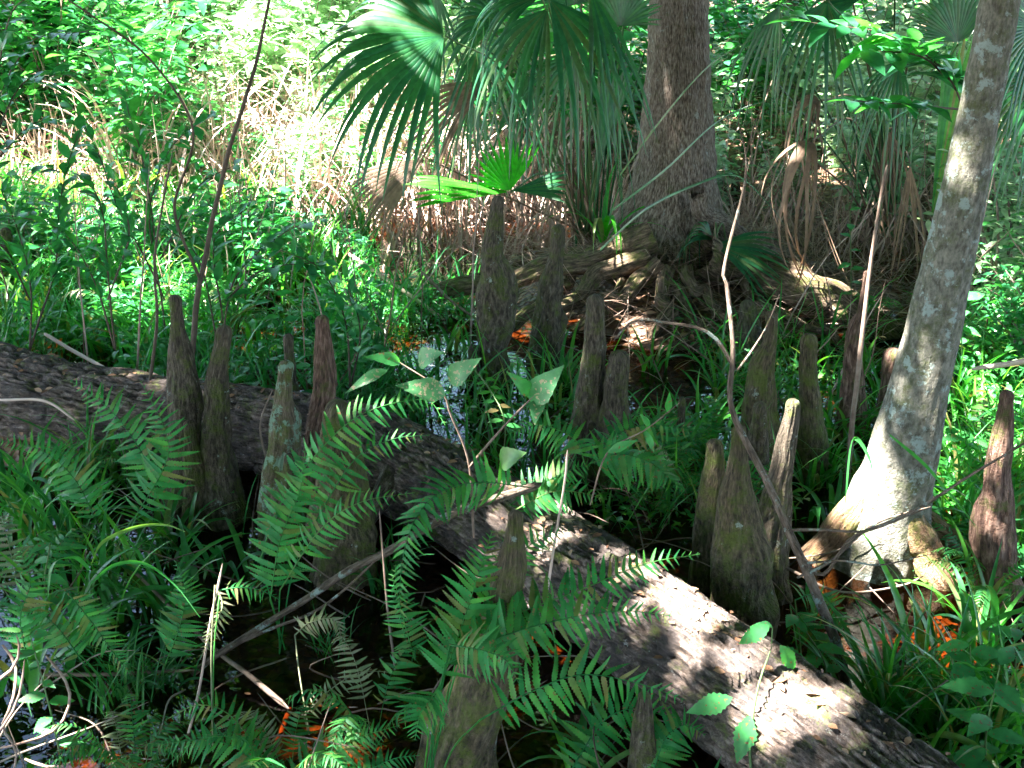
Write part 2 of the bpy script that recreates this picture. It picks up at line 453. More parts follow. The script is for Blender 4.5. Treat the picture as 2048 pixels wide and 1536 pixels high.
nt.links.new(b_.outputs[0], bb.inputs['Height']); nt.links.new(bb.outputs[0], p.inputs['Normal'])
nt.links.new(p.outputs[0], out.inputs[0])
M['mud'] = m
# tannin-stained water
m, nt, n, out = mat('swamp_water')
geo = n.new('ShaderNodeNewGeometry')
wv = N(nt, 'ShaderNodeTexNoise', Scale=5.0, Detail=3.0, Roughness=0.5); nt.links.new(geo.outputs['Position'], wv.inputs[0])
bb = N(nt, 'ShaderNodeBump', Strength=0.35, Distance=0.02); nt.links.new(wv.outputs[0], bb.inputs['Height'])
gl = N(nt, 'ShaderNodeBsdfGlossy', Roughness=0.015); gl.inputs[0].default_value = (1, 1, 1, 1)
tr = n.new('ShaderNodeBsdfTransparent'); tr.inputs[0].default_value = (0.44, 0.25, 0.12, 1)
fr = N(nt, 'ShaderNodeFresnel', IOR=1.36)
nt.links.new(bb.outputs[0], gl.inputs['Normal']); nt.links.new(bb.outputs[0], fr.inputs['Normal'])
mx = n.new('ShaderNodeMixShader'); nt.links.new(fr.outputs[0], mx.inputs[0]); nt.links.new(tr.outputs[0], mx.inputs[1]); nt.links.new(gl.outputs[0], mx.inputs[2])
nt.links.new(mx.outputs[0], out.inputs[0])
M['water'] = m

# ------------------------------------------------------------------ ground and water
TREE = P(1345, 565, 0.0)        # foot of the cypress


def gh(x, y):
    """ground height"""
    p = np.stack([x, y, x * 0], -1)
    h = -0.16 + 0.05 * vn(p * 1.3, 5) + 0.03 * vn(p * 4.1, 6)
    d = np.hypot(x - TREE[0] - 0.1, (y - TREE[1]) * 0.9)
    h = h + 0.40 * np.exp(-(d / 1.05) ** 2)
    back = 1 / (1 + np.exp(-(y - 9.0 + 0.8 * vn(p * 0.6, 8)) * 2.2))
    h = h + back * (0.22 + 0.04 * np.maximum(y - 9, 0).clip(0, 10))
    right = 1 / (1 + np.exp(-(x - 3.3) * 2.5)) * 0.15
    left = 1 / (1 + np.exp((x + 3.0) * 2.5)) * 0.10
    lm = np.exp(-((x + 1.9) ** 2 / 0.25 + (y - 4.9) ** 2 / 0.3)) * 0.30
    return h + right + left + lm


xs = np.concatenate([-np.geomspace(170, 12, 14), np.linspace(-11.5, 11.5, 260), np.geomspace(12, 170, 14)])
ys = np.concatenate([-np.geomspace(120, 3, 12), np.linspace(-2.5, 20, 260), np.geomspace(21, 230, 16)])
X, Yg = np.meshgrid(xs, ys)
Z = gh(X, Yg)
g = Geo().grid(np.stack([X, Yg, Z], -1))
setting(g.build('ground', M['mud']))
xs = np.linspace(-60, 60, 40); ys = np.linspace(-20, 60, 30)
X, Yg = np.meshgrid(xs, ys)
g = Geo().grid(np.stack([X, Yg, X * 0], -1))
setting(g.build('water', M['water']))

# ------------------------------------------------------------------ plant primitives
def leaf_tpl(rows=7, wd=0.42, fold=0.16, droop=0.25, peak=0.45, serr=0.0):
    t = np.linspace(0, 1, rows)
    wprof = np.clip(t / peak, 0, 1) ** 0.65 * np.where(t > peak, np.clip(1 - ((t - peak) / (1 - peak)) ** 1.5, 0, 1), 1) * wd * 0.5
    wprof = np.maximum(wprof, 0.008)
    if serr: wprof = wprof * np.where(np.arange(rows) % 2 == 0, 1, 1 - serr)
    V = np.zeros((rows, 3, 3))
    for j, s in enumerate((-1, 0, 1)):
        V[:, j, 0] = t + (0.03 * serr * (s != 0))
        V[:, j, 1] = s * wprof
        V[:, j, 2] = -droop * t ** 2 + fold * np.abs(s) * wprof
    return V


def place(g, tpl, pos, X, up, L, wscale=None):
    """stamp template at many positions: X = direction, up = normal hint, L = length"""
    X = nrm(X); Yv = nrm(np.cross(up, X)); Zv = np.cross(X, Yv)
    L = np.broadcast_to(np.asarray(L, float), (len(pos),))
    ws = np.ones(len(pos)) if wscale is None else np.broadcast_to(wscale, (len(pos),))
    V = pos[:, None, None] + (tpl[None, ..., 0:1] * X[:, None, None] + tpl[None, ..., 1:2] * ws[:, None, None, None] * Yv[:, None, None]
                              + tpl[None, ..., 2:3] * Zv[:, None, None]) * L[:, None, None, None]
    g.grid(V)


def rdir(n, zlo=-0.3, zhi=0.6, r=None):
    r = r or rng
    a = r.uniform(0, 2 * np.pi, n); z = r.uniform(zlo, zhi, n); h = np.sqrt(np.maximum(0.05, 1 - z * z))
    return np.stack([np.cos(a) * h, np.sin(a) * h, z], -1)


def blades(g, base, az, L, wd, e0=1.35, bend=1.4, K=8, cols=3, r=None):
    r = r or rng
    n = len(base)
    az = np.broadcast_to(az, (n,)); L = np.broadcast_to(L, (n,)); wd = np.broadcast_to(wd, (n,))
    e0 = np.broadcast_to(e0, (n,)); bend = np.broadcast_to(bend, (n,))
    t = np.linspace(0, 1, K)
    e = e0[:, None] - bend[:, None] * t[None] ** 1.4
    da = az[:, None] + (r.uniform(-.5, .5, n)[:, None]) * t[None]
    step = (L / (K - 1))[:, None]
    d = np.stack([np.cos(e) * np.cos(da), np.cos(e) * np.sin(da), np.sin(e)], -1) * step[..., None]
    C = base[:, None] + np.concatenate([np.zeros((n, 1, 3)), np.cumsum(d[:, :-1], 1)], 1)
    tw = r.uniform(-0.9, 0.9, n)[:, None] * t[None]
    side = np.stack([-np.sin(da), np.cos(da), 0 * da], -1)
    nn = np.cross(nrm(d), side)
    side = side * np.cos(tw)[..., None] + nn * np.sin(tw)[..., None]
    wprof = np.minimum(1, 0.45 + 2.2 * t) * (1 - t ** 2.2) + 0.02
    W = wd[:, None] * 0.5 * wprof[None]
    if cols == 3:
        V = np.stack([C - side * W[..., None], C - nn * (W * 0.35)[..., None], C + side * W[..., None]], 2)
    else:
        V = np.stack([C - side * W[..., None], C + side * W[..., None]], 2)
    g.grid(V)


def pinna_tpl(rows=23, wd=0.215, lobe=0.36, droop=0.25):
    t = np.linspace(0, 1, rows)
    wp = (np.minimum(1, 0.6 + t * 3) * (1 - t ** 1.7) ** 0.9) * wd * 0.5 + 0.006
    odd = (np.arange(rows) % 2 == 1)
    wp = np.where(odd, wp * (1 - lobe), wp)
    V = np.zeros((rows, 3, 3))
    for j, s in enumerate((-1, 0, 1)):
        V[:, j, 0] = t + (0.022 if s else 0) * (~odd)
        V[:, j, 1] = s * wp
        V[:, j, 2] = -droop * t ** 2 + 0.10 * abs(s) * wp
    return V


PT = [pinna_tpl(), pinna_tpl(droop=0.4), pinna_tpl(droop=0.12, wd=0.23), pinna_tpl(rows=27, wd=0.20, lobe=.34, droop=0.45)]
PT_LO = [pinna_tpl(rows=8, lobe=0.3)]


def frond(g, pts, pl, pairs=18, up=(0, -0.35, 1), f0=0.1, hang=0.15, lo=False, curl=0, r=None, stipe=0.0022, taper=1.0):
    """fern blade along a rachis; pl = longest pinna"""
    r = r or rng
    C = catmull(pts, 48)
    tube(g, C, np.linspace(stipe, 0.0007, 48), 5)
    T = nrm(np.gradient(C, axis=0))
    up = nrm(np.array(up, float))
    pairs = int(pairs * 1.35); pl = pl * .92
    tt = np.linspace(f0, 0.985, pairs)
    prof = np.minimum(1, 0.72 + (tt - f0) * 1.6) * (1 - ((tt - f0) / (1 - f0)) ** 2.1 * 0.93) ** taper
    idx = tt * 47; i0 = np.minimum(idx.astype(int), 46); fr = (idx - i0)[:, None]
    pos = C[i0] * (1 - fr) + C[i0 + 1] * fr; Tn = nrm(T[i0])
    U = nrm(up - Tn * (Tn @ up)[:, None]); Sd = np.cross(Tn, U)
    tp = PT_LO if lo else PT
    for s in (-1, 1):
        d = Sd * s + Tn * (0.28 + 0.35 * tt[:, None]) + np.array([0, 0, -hang]) + r.normal(0, 0.11, (pairs, 3))
        keep = r.uniform(0, 1, pairs) > 0.05
        for k, tpl in enumerate(tp):
            sel = keep & (np.arange(pairs) % len(tp) == k)
            if sel.any():
                place(g, tpl, pos[sel], d[sel], U[sel] + r.normal(0, .26, (sel.sum(), 3)), (pl * prof * r.uniform(.78, 1.1, pairs))[sel])


def fan(g, hub, axis, up, R, spread=80, nseg=26, droop=0.35, tip=0.5, fuse=0.5, vfold=0.15, r=None, wmul=1.0, jit=0.03):
    """palm fan: pleated segments radiating from the hub, free and drooping towards the tips"""
    r = r or rng
    axis = nrm(np.array(axis, float)); up = np.array(up, float); up = nrm(up - axis * np.dot(up, axis)); sd = np.cross(up, axis)
    an = np.radians(np.linspace(-spread, spread, nseg)); dl = (an[1] - an[0]) * 0.5
    K = 14
    rr = np.linspace(0.02, 1, K)
    V = np.zeros((nseg, K, 3, 3))
    for i, th in enumerate(an):
        Ls = R * (0.80 + 0.20 * math.cos(th * 0.9)) * r.uniform(0.93, 1.04)
        fz = fuse * (0.9 + 0.2 * math.cos(th))
        wfree = np.clip((1 - rr) / (1 - fz), 0, 1) ** 0.75
        half = np.where(rr < fz, rr * Ls * math.tan(dl), fz * Ls * math.tan(dl) * wfree) * wmul + 0.0008
        thj = th + jit * r.normal() * np.clip(rr - fz, 0, 1) * 3
        dirx = np.cos(thj)[:, None] * axis + np.sin(thj)[:, None] * sd
        per = -np.sin(thj)[:, None] * axis + np.cos(thj)[:, None] * sd
        cen = hub + dirx * (rr * Ls)[:, None]
        cen = cen + up * (vfold * abs(math.sin(th)) * rr * Ls)[:, None]
        dr = droop * rr ** 2 * Ls + tip * r.uniform(0.6, 1.3) * np.clip(rr - fz, 0, 1) ** 1.6 * Ls * 1.6
        cen[:, 2] -= dr
        cen = cen - dirx * (dr ** 2 / np.maximum(Ls, .01) * 0.45)[:, None]
        pz = half * 0.45
        V[i, :, 0] = cen - per * half[:, None]
        V[i, :, 1] = cen + up * pz[:, None]
        V[i, :, 2] = cen + per * half[:, None]
    g.grid(V)


# ------------------------------------------------------------------ where the crowns let the sun through
LIT = []   # sun flecks: (point, radius)


def lit(px, py, z, r): LIT.append((P(px, py, z), r))


for a_ in [(1290, 1150, .28, .03), (1380, 1205, .28, .03), (1450, 1260, .28, .035), (1520, 1310, .28, .04), (1600, 1370, .28, .03), (1680, 1440, .28, .02), (1440, 1360, .22, .02), (1540, 1450, .22, .02), (1340, 1290, .2, .01), (1620, 1500, .22, .01), (1180, 1075, .28, .02), (1230, 1130, .28, .06), (1150, 1030, .25, .05),
           (1690, 1080, .12, .12), (1740, 1020, .25, .10), (1800, 1100, .1, .10), (1860, 1170, .04, .13), (1940, 1220, 0, .14), (2010, 1260, .05, .15), (1700, 1190, 0, .08), (1760, 1000, .25, .08),
           (1600, 560, .25, .15), (1675, 590, .2, .12), (900, 575, .15, .06), (1150, 625, .12, .04), (1290, 680, .08, .04), (1450, 440, .4, .05),
           (260, 770, .3, .09), (320, 775, .3, .07), (720, 810, .25, .05),
           (1300, 1120, .35, .09), (1370, 1110, .4, .08), (1120, 970, .3, .09), (1180, 980, .3, .06), (850, 1010, .35, .09), (800, 1150, .35, .07),
           (20, 1400, .2, .12), (30, 1500, .2, .10), (100, 1400, .2, .06), (700, 1500, .2, .10), (730, 1350, .2, .06), (640, 1530, .15, .08), (570, 1450, -.05, .12), (700, 1450, -.05, .08),
           (1960, 760, .2, .25), (2010, 640, .2, .3), (1930, 900, .2, .18), (2030, 900, .2, .2), (1960, 1000, .15, .12), (1400, 780, .25, .02), (1640, 720, .1, .09), (1570, 740, 0, .08), (1300, 650, .08, .08),
           (770, 420, .1, .35), (950, 430, .05, .3), (1100, 440, .05, .25), (740, 520, .05, .12)]:
    lit(*a_)


def litQ(px, py, Y, r): LIT.append((Q(px, py, Y), r))


for a_ in [(1952, 90, 3.68, -.025), (1940, 150, 3.68, -.015), (1928, 210, 3.68, -.01), (1915, 270, 3.68, -.01), (1902, 330, 3.68, -.01), (1889, 390, 3.68, -.01), (1875, 450, 3.68, -.005), (1862, 510, 3.66, -.005), (1848, 570, 3.66, -.005), (1834, 630, 3.66, -.01), (1820, 700, 3.66, .0), (1806, 775, 3.66, .01), (1790, 850, 3.65, .03), (1775, 920, 3.65, .05), (1985, 860, 3.47, .03), (1975, 930, 3.47, .04), (1965, 1000, 3.45, .05), (1955, 1070, 3.43, .05), (2000, 800, 3.5, .02),
           (930, 340, 6.4, .15), (1000, 340, 6.4, .16), (870, 370, 6.4, .14), (1215, 500, 6.6, .12), (1200, 420, 6.6, .12), (1600, 320, 6.3, .12), (1740, 60, 4.5, .12), (1850, 70, 4.5, .12), (1660, 45, 4.5, .12), (910, 735, 3.25, .05), (720, 765, 3.25, .07), (840, 770, 3.25, .04), (1090, 760, 3.25, .04),
           (780, 400, 7, .15), (760, 300, 7, .2)]:
    litQ(*a_)


def shade_density(sx, sy):
    """share of the crowns' leaves kept, by where their shadow falls on the marsh"""
    p = np.stack([sx, sy, sx * 0], -1)
    d = np.full(sx.shape, 1.0)
    fl = vn(p * 5.6, 211) + .4 * vn(p * 11, 212) + .25 * vn(p * 1.1, 213)
    d = np.where(fl > .56, .02, d)                                   # small chinks everywhere
    e = ((sx + 2.1) / 2.7) ** 2 + ((sy - 12.6) / 4.2) ** 2          # the sunny glade at upper left
    eb = ((sx + 3.0) / 2.6) ** 2 + ((sy - 9.4) / 1.4) ** 2
    d = np.where((e < 1) | (eb < 1), .005 + .2 * (vn(p * 1.6, 201) > .38), d)
    e2 = ((sx + 2.2) / 2.2) ** 2 + ((sy - 7.0) / 1.3) ** 2           # marsh behind the log, dappled
    d = np.where((e2 < 1) & (e >= 1) & (eb >= 1), np.where(vn(p * 4.0, 203) > -.02, .03, .9), d)
    e3 = ((sx - 4.0) / 3.2) ** 2 + ((sy - 11.5) / 3.2) ** 2          # thicket at right, dappled
    d = np.where(e3 < 1, np.where(vn(p * 3.2, 205) > .12, .04, .95), d)
    e4 = ((sx - 2.6) / 1.0) ** 2 + ((sy - 5.9) / 1.9) ** 2
    d = np.where(e4 < 1, np.where(vn(p * 5.0, 206) > .30, .05, .97), d)
    return d



def let_sun(pos):
    """True for crown leaves that stay (their shadow may fall there)"""
    t = pos[:, 2] / SUN[2]
    dens = shade_density(pos[:, 0] - SUN[0] * t, pos[:, 1] - SUN[1] * t)
    keep = rng.uniform(0, 1, len(pos)) < dens * np.where((pos[:, 1] > 13.2) & (pos[:, 0] < -3.5) & (pos[:, 0] > -9), .22, 1.0)
    hole = vn(np.stack([pos[:, 0] - SUN[0] * t, pos[:, 1] - SUN[1] * t, t * 0], -1) * 6.5, 221) > -.25
    for c_, r_ in LIT:
        d = pos - c_; pr = d @ SUN; pd = np.linalg.norm(d - pr[:, None] * SUN, axis=1)
        keep &= ~((pd < r_ + .07) & (hole | (pd < min(.09, r_ + .07))))
    return keep


# ------------------------------------------------------------------ the two trees
t = thing('cypress_tree', 'thick upright brown cypress trunk flaring into spreading roots, behind the palm', 'tree', TREE)
ct = t
g = Geo()
solid_px(g, [(1362, -900, 96), (1361, -400, 108), (1359, -60, 116), (1358, 60, 120), (1356, 200, 132), (1353, 300, 150), (1348, 380, 176), (1343, 440, 214), (1338, 500, 270), (1335, 560, 330)],
         TREE[1], sides=160, rows=260, seed=3, fl=0.06, lump=0.04, fine=0.03, cap=False,
         lobes=([(200, 0.35, 0.3), (255, 0.3, 0.25), (300, 0.35, 0.3), (345, 0.4, 0.3), (20, 0.3, 0.3)], 0.78))
g.build('trunk', M['cypress'], t)
ROOTS = [
    ([(1290, 480, 0.395), (1200, 522, 0.285), (1080, 545, 0.235), (960, 562, 0.165), (885, 585, 0.095), (835, 622, -.05)], (.09, .068, .05)),
    ([(1300, 510, 0.335), (1215, 555, 0.225), (1130, 612, 0.105), (1040, 640, 0.055), (980, 655, -.06)], (.075, .048, .03)),
    ([(1320, 530, 0.295), (1270, 570, 0.205), (1190, 630, 0.085), (1115, 668, -.05)], (.065, .045, .03)),
    ([(1340, 540, 0.275), (1335, 600, 0.155), (1322, 655, 0.085), (1270, 700, -.05)], (.06, .045, .035)),
    ([(1370, 540, 0.275), (1415, 590, 0.175), (1445, 630, 0.105), (1425, 685, -.04)], (.05, .032, .03)),
    ([(1385, 510, 0.355), (1480, 535, 0.235), (1590, 572, 0.185), (1680, 608, 0.135), (1760, 650, 0.055), (1810, 680, -.08)], (.11, .115, .07)),
    ([(1385, 385, 0.655), (1430, 440, 0.455), (1520, 500, 0.255), (1620, 530, 0.135), (1720, 560, -.05)], (.07, .05, .035)),
    ([(1520, 610, 0.145), (1600, 650, 0.085), (1700, 690, 0.055), (1790, 720, -.05)], (.025, .025, .02)),
    ([(1290, 490, 0.355), (1180, 508, 0.225), (1060, 515, 0.115), (980, 530, -.05)], (.07, .05, .03)),
    ([(1345, 560, 0.235), (1385, 630, 0.105), (1395, 690, 0.045), (1375, 730, -.06)], (.04, .025, .018)),
    ([(1230, 545, 0.215), (1245, 590, 0.165), (1225, 630, 0.085), (1235, 665, -.04)], (.035, .03, .02)),
    ([(1480, 560, 0.195), (1500, 610, 0.125), (1560, 640, 0.085), (1590, 690, -.04)], (.035, .028, .02)),
    ([(1150, 545, 0.225), (1120, 580, 0.155), (1090, 600, 0.095), (1060, 625, -.04)], (.035, .028, .018)),
]
for i, (pp, rr) in enumerate(ROOTS):
    g = Geo(); C = catmull([P(*q) for q in pp], 60)
    C = C + np.stack([vn(np.stack([np.arange(60) * .13, np.full(60, i * 3.3 + j), np.zeros(60)], 1), 5 + i) for j in range(3)], 1) * [.045, .045, .03]
    R = np.interp(np.linspace(0, 1, 60), [0, .5, 1], rr) * (1 if i == 5 else .8)

    def dsp(st, C, a, i=i):
        q = np.stack([np.broadcast_to(np.cos(a) * 2.2, st.shape[:2]), np.broadcast_to(np.sin(a) * 2.2, st.shape[:2]), st[..., 2] * 6], -1)
        return 0.28 * vn(q, 40 + i) + 0.18 * vn(q * [2.2, 2.2, .6], 60 + i) + 0.08 * vn(q * [5, 5, 3], 70 + i)
    tube(g, C, R, 32, dsp)
    g.build('root', M['root'] if i != 6 else M['cypress'], t)

RT = P(1752, 1125, 0.0)
t2 = thing('leaning_tree', 'slender pale lichened tree leaning right with swollen mossy foot in the water', 'tree', RT)
g = Geo()
solid_px(g, [(2060, -500, 66), (2008, -60, 74), (1996, 20, 78), (1980, 110, 80), (1962, 205, 83), (1940, 320, 87), (1917, 430, 92), (1895, 530, 98), (1873, 630, 104), (1850, 730, 110),
              (1828, 820, 118), (1808, 900, 130), (1790, 965, 142), (1772, 1025, 160), (1763, 1080, 176), (1758, 1130, 190)],
         RT[1], sides=110, rows=200, seed=9, fl=0.06, lump=0.05, fine=0.012, cap=False,
         lobes=([(185, .35, .35), (235, .30, .28), (285, .12, .22), (320, .42, .32), (15, .3, .3)], 0.70))
g.build('trunk', M['pale_bark'], t2)
for i, (pp, rr) in enumerate([([(1775, 930), (1712, 1040, .20), (1675, 1090, .09), (1632, 1128, .01), (1600, 1150, -.07)], (.03, .062, .035)),
                              ([(1785, 930), (1815, 1050, .20), (1850, 1110, .10), (1885, 1165, .03), (1930, 1225, -.07)], (.03, .068, .035)),
                              ([(1790, 960), (1870, 1060, .11), (1930, 1095, .03), (1980, 1120, -.06)], (.02, .04, .03))]):
    g = Geo(); C = catmull([Q(*q, RT[1]) if len(q) == 2 else P(*q) + [0, .05, 0] for q in pp], 50)

    def dsp2(st, C, a, i=i):
        q = np.stack([np.broadcast_to(np.cos(a) * 2.2, st.shape[:2]), np.broadcast_to(np.sin(a) * 2.2, st.shape[:2]), st[..., 2] * 9], -1)
        return 0.14 * vn(q, 80 + i) + 0.07 * vn(q * 3, 90 + i)
    tube(g, C, np.interp(np.linspace(0, 1, 50), [0, .5, 1], rr), 30, dsp2)
    g.build('root', M['foot'], t2)

# ------------------------------------------------------------------ fallen log
logpx = [(-260, 720, .24, .21), (-60, 765, .20, .20), (130, 812, .16, .185), (330, 842, .14, .178), (520, 862, .13, .175), (680, 890, .13, .172), (840, 958, .13, .170),
         (1000, 1052, .13, .168), (1200, 1190, .13, .166), (1400, 1335, .13, .165), (1600, 1480, .13, .165), (1850, 1665, .13, .165), (2050, 1820, .13, .16)]
LC = np.array([[*P(x, y, z), r] for x, y, z, r in logpx])
A = catmull(LC, 1000)
lt = thing('fallen_log', 'long fallen log with furrowed bark lying across the water from left edge to lower right', 'log', P(840, 958, 0))
g = Geo()


def dlog(st, C, a):
    sp = st[..., 2] * .62
    aa = a[None, :] + sp * 0.25
    wv2 = .35 * vn(np.stack([sp * 2.2, aa * 0 + 1.5, np.cos(aa)], -1), 27)
    aa = aa + wv2
    q = np.stack([np.cos(aa) * 5.2, np.sin(aa) * 5.2, sp * 5.5], -1)
    n = np.abs(vn(q * 1.6, 21)); n2 = np.abs(vn(q * [3.4, 3.4, 2.2], 22)); lo = vn(q * [.3, .3, .7], 23)
    cr = np.abs(vn(q * [1.2, 1.2, 3.4], 25))
    rid = -0.065 * np.exp(-(n / 0.2) ** 2) - 0.07 * np.exp(-(n2 / 0.2) ** 2) - 0.07 * np.exp(-(cr / .14) ** 2)
    return rid + 0.09 * lo + 0.02 * vn(q * 3.1, 24) + 0.02 * vn(q * 7, 26) + 0.03
tube(g, A[:, :3], A[:, 3], 250, dlog)
lg = g.build('bark', M['log'], lt)
# broken branch stub of the log and bracket fungi
g = Geo(); tube(g, catmull([P(800, 930, .2), P(770, 985, .16), P(735, 1040, .08)], 20), np.linspace(.055, .03, 20), 20,
                lambda st, C, a: 0.25 * vn(np.stack([np.broadcast_to(np.cos(a) * 3, st.shape[:2]), np.broadcast_to(np.sin(a) * 3, st.shape[:2]), st[..., 2] * 8], -1), 33))
g.build('branch_stub', M['log'], lt)


def bracket(c, out_, rad, name='bracket_fungus', seed=0):
    g = Geo(); th = np.linspace(-1.7, 1.7, 26); rr = np.linspace(0.02, 1, 9)
    out_ = nrm(np.array(out_, float)); sd = nrm(np.cross(out_, [0, 0, 1.])); V = np.zeros((2, 9, 26, 3))
    for k, s in enumerate((1, -1)):
        for i, q in enumerate(rr):
            wob = 1 + .12 * np.sin(th * 4 + seed) + .06 * np.sin(th * 9 + seed * 2)
            z = s * 0.16 * rad * (1 - q ** 2.5) - 0.15 * rad * q ** 2 + .03 * rad * math.sin(q * 14) * (s > 0)
            V[k, i] = c + (np.cos(th * .9)[:, None] * out_ + np.sin(th * .9)[:, None] * sd) * (q * rad * wob)[:, None] + np.array([0, 0, z])
    g.grid(V); return g.build(name, M['fungus'], lt)


for i, (x, y, z, rd) in enumerate([(772, 905, .2, .045), (800, 925, .19, .05), (760, 935, .15, .04), (815, 955, .14, .06), (790, 975, .1, .05), (640, 925, .13, .035)]):
    bracket(P(x, y, z), (-0.3, -1, 0.1), rd, seed=i)

# ------------------------------------------------------------------ cypress knees
KN = [
    ('tall mossy brown cypress knee rising at left in front of the log', 'knee', [(349, 589, 16), (354, 637, 24), (362, 705, 46), (370, 774, 62), (371, 842, 66), (367, 945, 70), (362, 1035, 88)], 1035),
    ('lumpy grey knee leaning right beside the tallest left knee', 'knee', [(449, 650, 22), (442, 705, 32), (434, 760, 42), (433, 808, 50), (432, 876, 56), (436, 945, 72), (446, 1045, 100)], 1040),
    ('short narrow knee at the feet of the two tall left knees', 'knee_mossy', [(378, 840, 14), (383, 893, 28), (392, 962, 44), (395, 1045, 56)], 1050),
    ('bulging knee streaked with pale green lichen before the log', 'knee_lichen', [(571, 720, 24), (571, 755, 32), (568, 808, 48), (571, 842, 64), (570, 893, 68), (562, 962, 76), (563, 1075, 92)], 1075),
    ('thin dark knee tip peeping behind the lichened knee', 'knee', [(578, 667, 14), (578, 705, 20), (580, 740, 25), (585, 800, 32), (590, 880, 40)], 850),
    ('tiny finger-like knee at the foot of the lichened knee', 'knee_mossy', [(578, 907, 12), (576, 962, 24), (580, 1085, 34)], 1095),
    ('reddish-brown straight knee right of the lichened knee', 'knee_red', [(645, 630, 20), (645, 654, 28), (647, 705, 40), (647, 774, 48), (640, 825, 50), (634, 876, 54), (632, 1020, 72)], 1020),
    ('broad dark knee hidden behind the arching fern left of centre', 'knee_mossy', [(678, 800, 34), (674, 850, 62), (682, 920, 90), (690, 1000, 110), (692, 1080, 120), (692, 1160, 135)], 1150),
    ('tallest central knee with a bulging shoulder below a slim neck', 'knee', [(998, 391, 14), (993, 430, 28), (988, 470, 36), (985, 512, 46), (991, 555, 66), (989, 602, 73), (988, 654, 72), (986, 705, 62), (984, 770, 80)], 765),
    ('lumpy tapering knee just right of the tallest central knee', 'knee', [(1117, 448, 18), (1115, 480, 27), (1111, 524, 32), (1103, 568, 48), (1098, 602, 50), (1098, 643, 61), (1096, 688, 62), (1094, 750, 76)], 745),
    ('blunt column-like knee between the central roots and the grass', 'knee', [(1189, 588, 24), (1190, 620, 38), (1190, 671, 42), (1187, 722, 48), (1183, 774, 56), (1178, 825, 60), (1170, 876, 63), (1164, 955, 78)], 950),
    ('smooth dark round-topped knee touching the blunt column-like knee', 'knee', [(1238, 700, 28), (1238, 732, 42), (1231, 790, 52), (1228, 842, 63), (1224, 893, 70), (1220, 965, 84)], 960),
    ('knee with a small knob head on a wide shoulder, behind the crooked branch', 'knee_mossy', [(1543, 621, 18), (1543, 647, 23), (1541, 671, 26), (1538, 691, 30), (1528, 719, 48), (1522, 756, 56), (1521, 808, 62), (1519, 842, 70), (1515, 965, 86)], 960),
    ('slim knee of mottled brown right of the knob-headed knee', 'knee_mossy', [(1618, 667, 24), (1616, 705, 32), (1616, 756, 37), (1618, 791, 42), (1621, 842, 47), (1621, 893, 56), (1620, 965, 66)], 955),
    ('knee drawn out into a thin orange-brown spike beside the thin pole', 'knee_red', [(1734, 541, 7), (1727, 585, 11), (1721, 626, 17), (1708, 664, 27), (1705, 705, 32), (1705, 756, 42), (1705, 808, 52), (1700, 875, 66)], 868),
    ('very thin small knee standing in the grass right of centre', 'knee', [(1365, 793, 9), (1364, 820, 16), (1361, 870, 18), (1356, 955, 26)], 950),
    ('short round-tipped knee between the crooked branch and its taller neighbour', 'knee', [(1524, 803, 18), (1519, 825, 29), (1517, 859, 34), (1515, 910, 41), (1515, 1015, 52)], 1010),
    ('curved brown knee leaning right behind the big mossy knee', 'knee', [(1587, 797, 18), (1584, 825, 28), (1574, 876, 36), (1567, 927, 43), (1556, 979, 56), (1545, 1050, 70), (1540, 1110, 76), (1538, 1195, 88)], 1190),
    ('blunt knee left of the big mossy knee, furrowed lengthwise', 'knee_mossy', [(1432, 878, 22), (1430, 903, 35), (1428, 945, 43), (1421, 996, 51), (1415, 1060, 56), (1410, 1175, 68)], 1170),
    ('big broad mossy knee standing behind the sunlit end of the log', 'knee_mossy', [(1478, 850, 20), (1478, 893, 34), (1476, 945, 50), (1473, 996, 70), (1478, 1060, 86), (1484, 1130, 102), (1485, 1200, 116), (1487, 1270, 130)], 1265),
    ('reddish broken-tipped knee at the right edge beside the leaning tree', 'knee_red', [(2015, 780, 20), (2011, 808, 27), (2008, 842, 35), (2001, 893, 46), (1994, 945, 53), (1991, 996, 66), (1985, 1060, 80), (1985, 1120, 86), (1987, 1195, 98)], 1190),
    ('small purplish knee pressed against the left side of the leaning tree', 'knee_red', [(1790, 696, 24), (1781, 739, 34), (1776, 774, 36), (1772, 860, 44)], 850),
    ('large knee in the foreground behind the big fern, widening to the bottom edge', 'knee_mossy', [(1030, 1020, 18), (1028, 1060, 31), (1016, 1150, 60), (1000, 1250, 84), (976, 1330, 108), (948, 1420, 130), (922, 1500, 146), (910, 1580, 165)], 1570),
    ('short brown knee at the bottom edge before the log', 'knee', [(1288, 1383, 15), (1287, 1430, 37), (1285, 1500, 50), (1285, 1580, 62)], 1575),
    ('pale stubby knee rising among the cypress roots', 'knee', [(1494, 600, 20), (1498, 637, 40), (1497, 671, 50), (1497, 715, 60)], 712),
    ('low knee beside the cypress trunk, left one of the small pair', 'knee', [(1450, 366, 12), (1450, 395, 20), (1449, 450, 28)], 448),
    ('low knee beside the cypress trunk, right one of the small pair', 'knee', [(1471, 362, 12), (1470, 395, 21), (1468, 450, 30)], 446),
    ('slender far knee in the sunlit thicket right of the cypress trunk', 'knee', [(1519, 184, 7), (1518, 220, 13), (1515, 300, 18)], 300),
    ('dark stump at the left edge among the grass', 'knee', [(12, 455, 14), (12, 500, 24), (14, 600, 34)], 600),
    ('small stub of a knee at the left foot of the tallest central knee', 'knee', [(944, 690, 12), (946, 715, 22), (948, 770, 30)], 772),
]
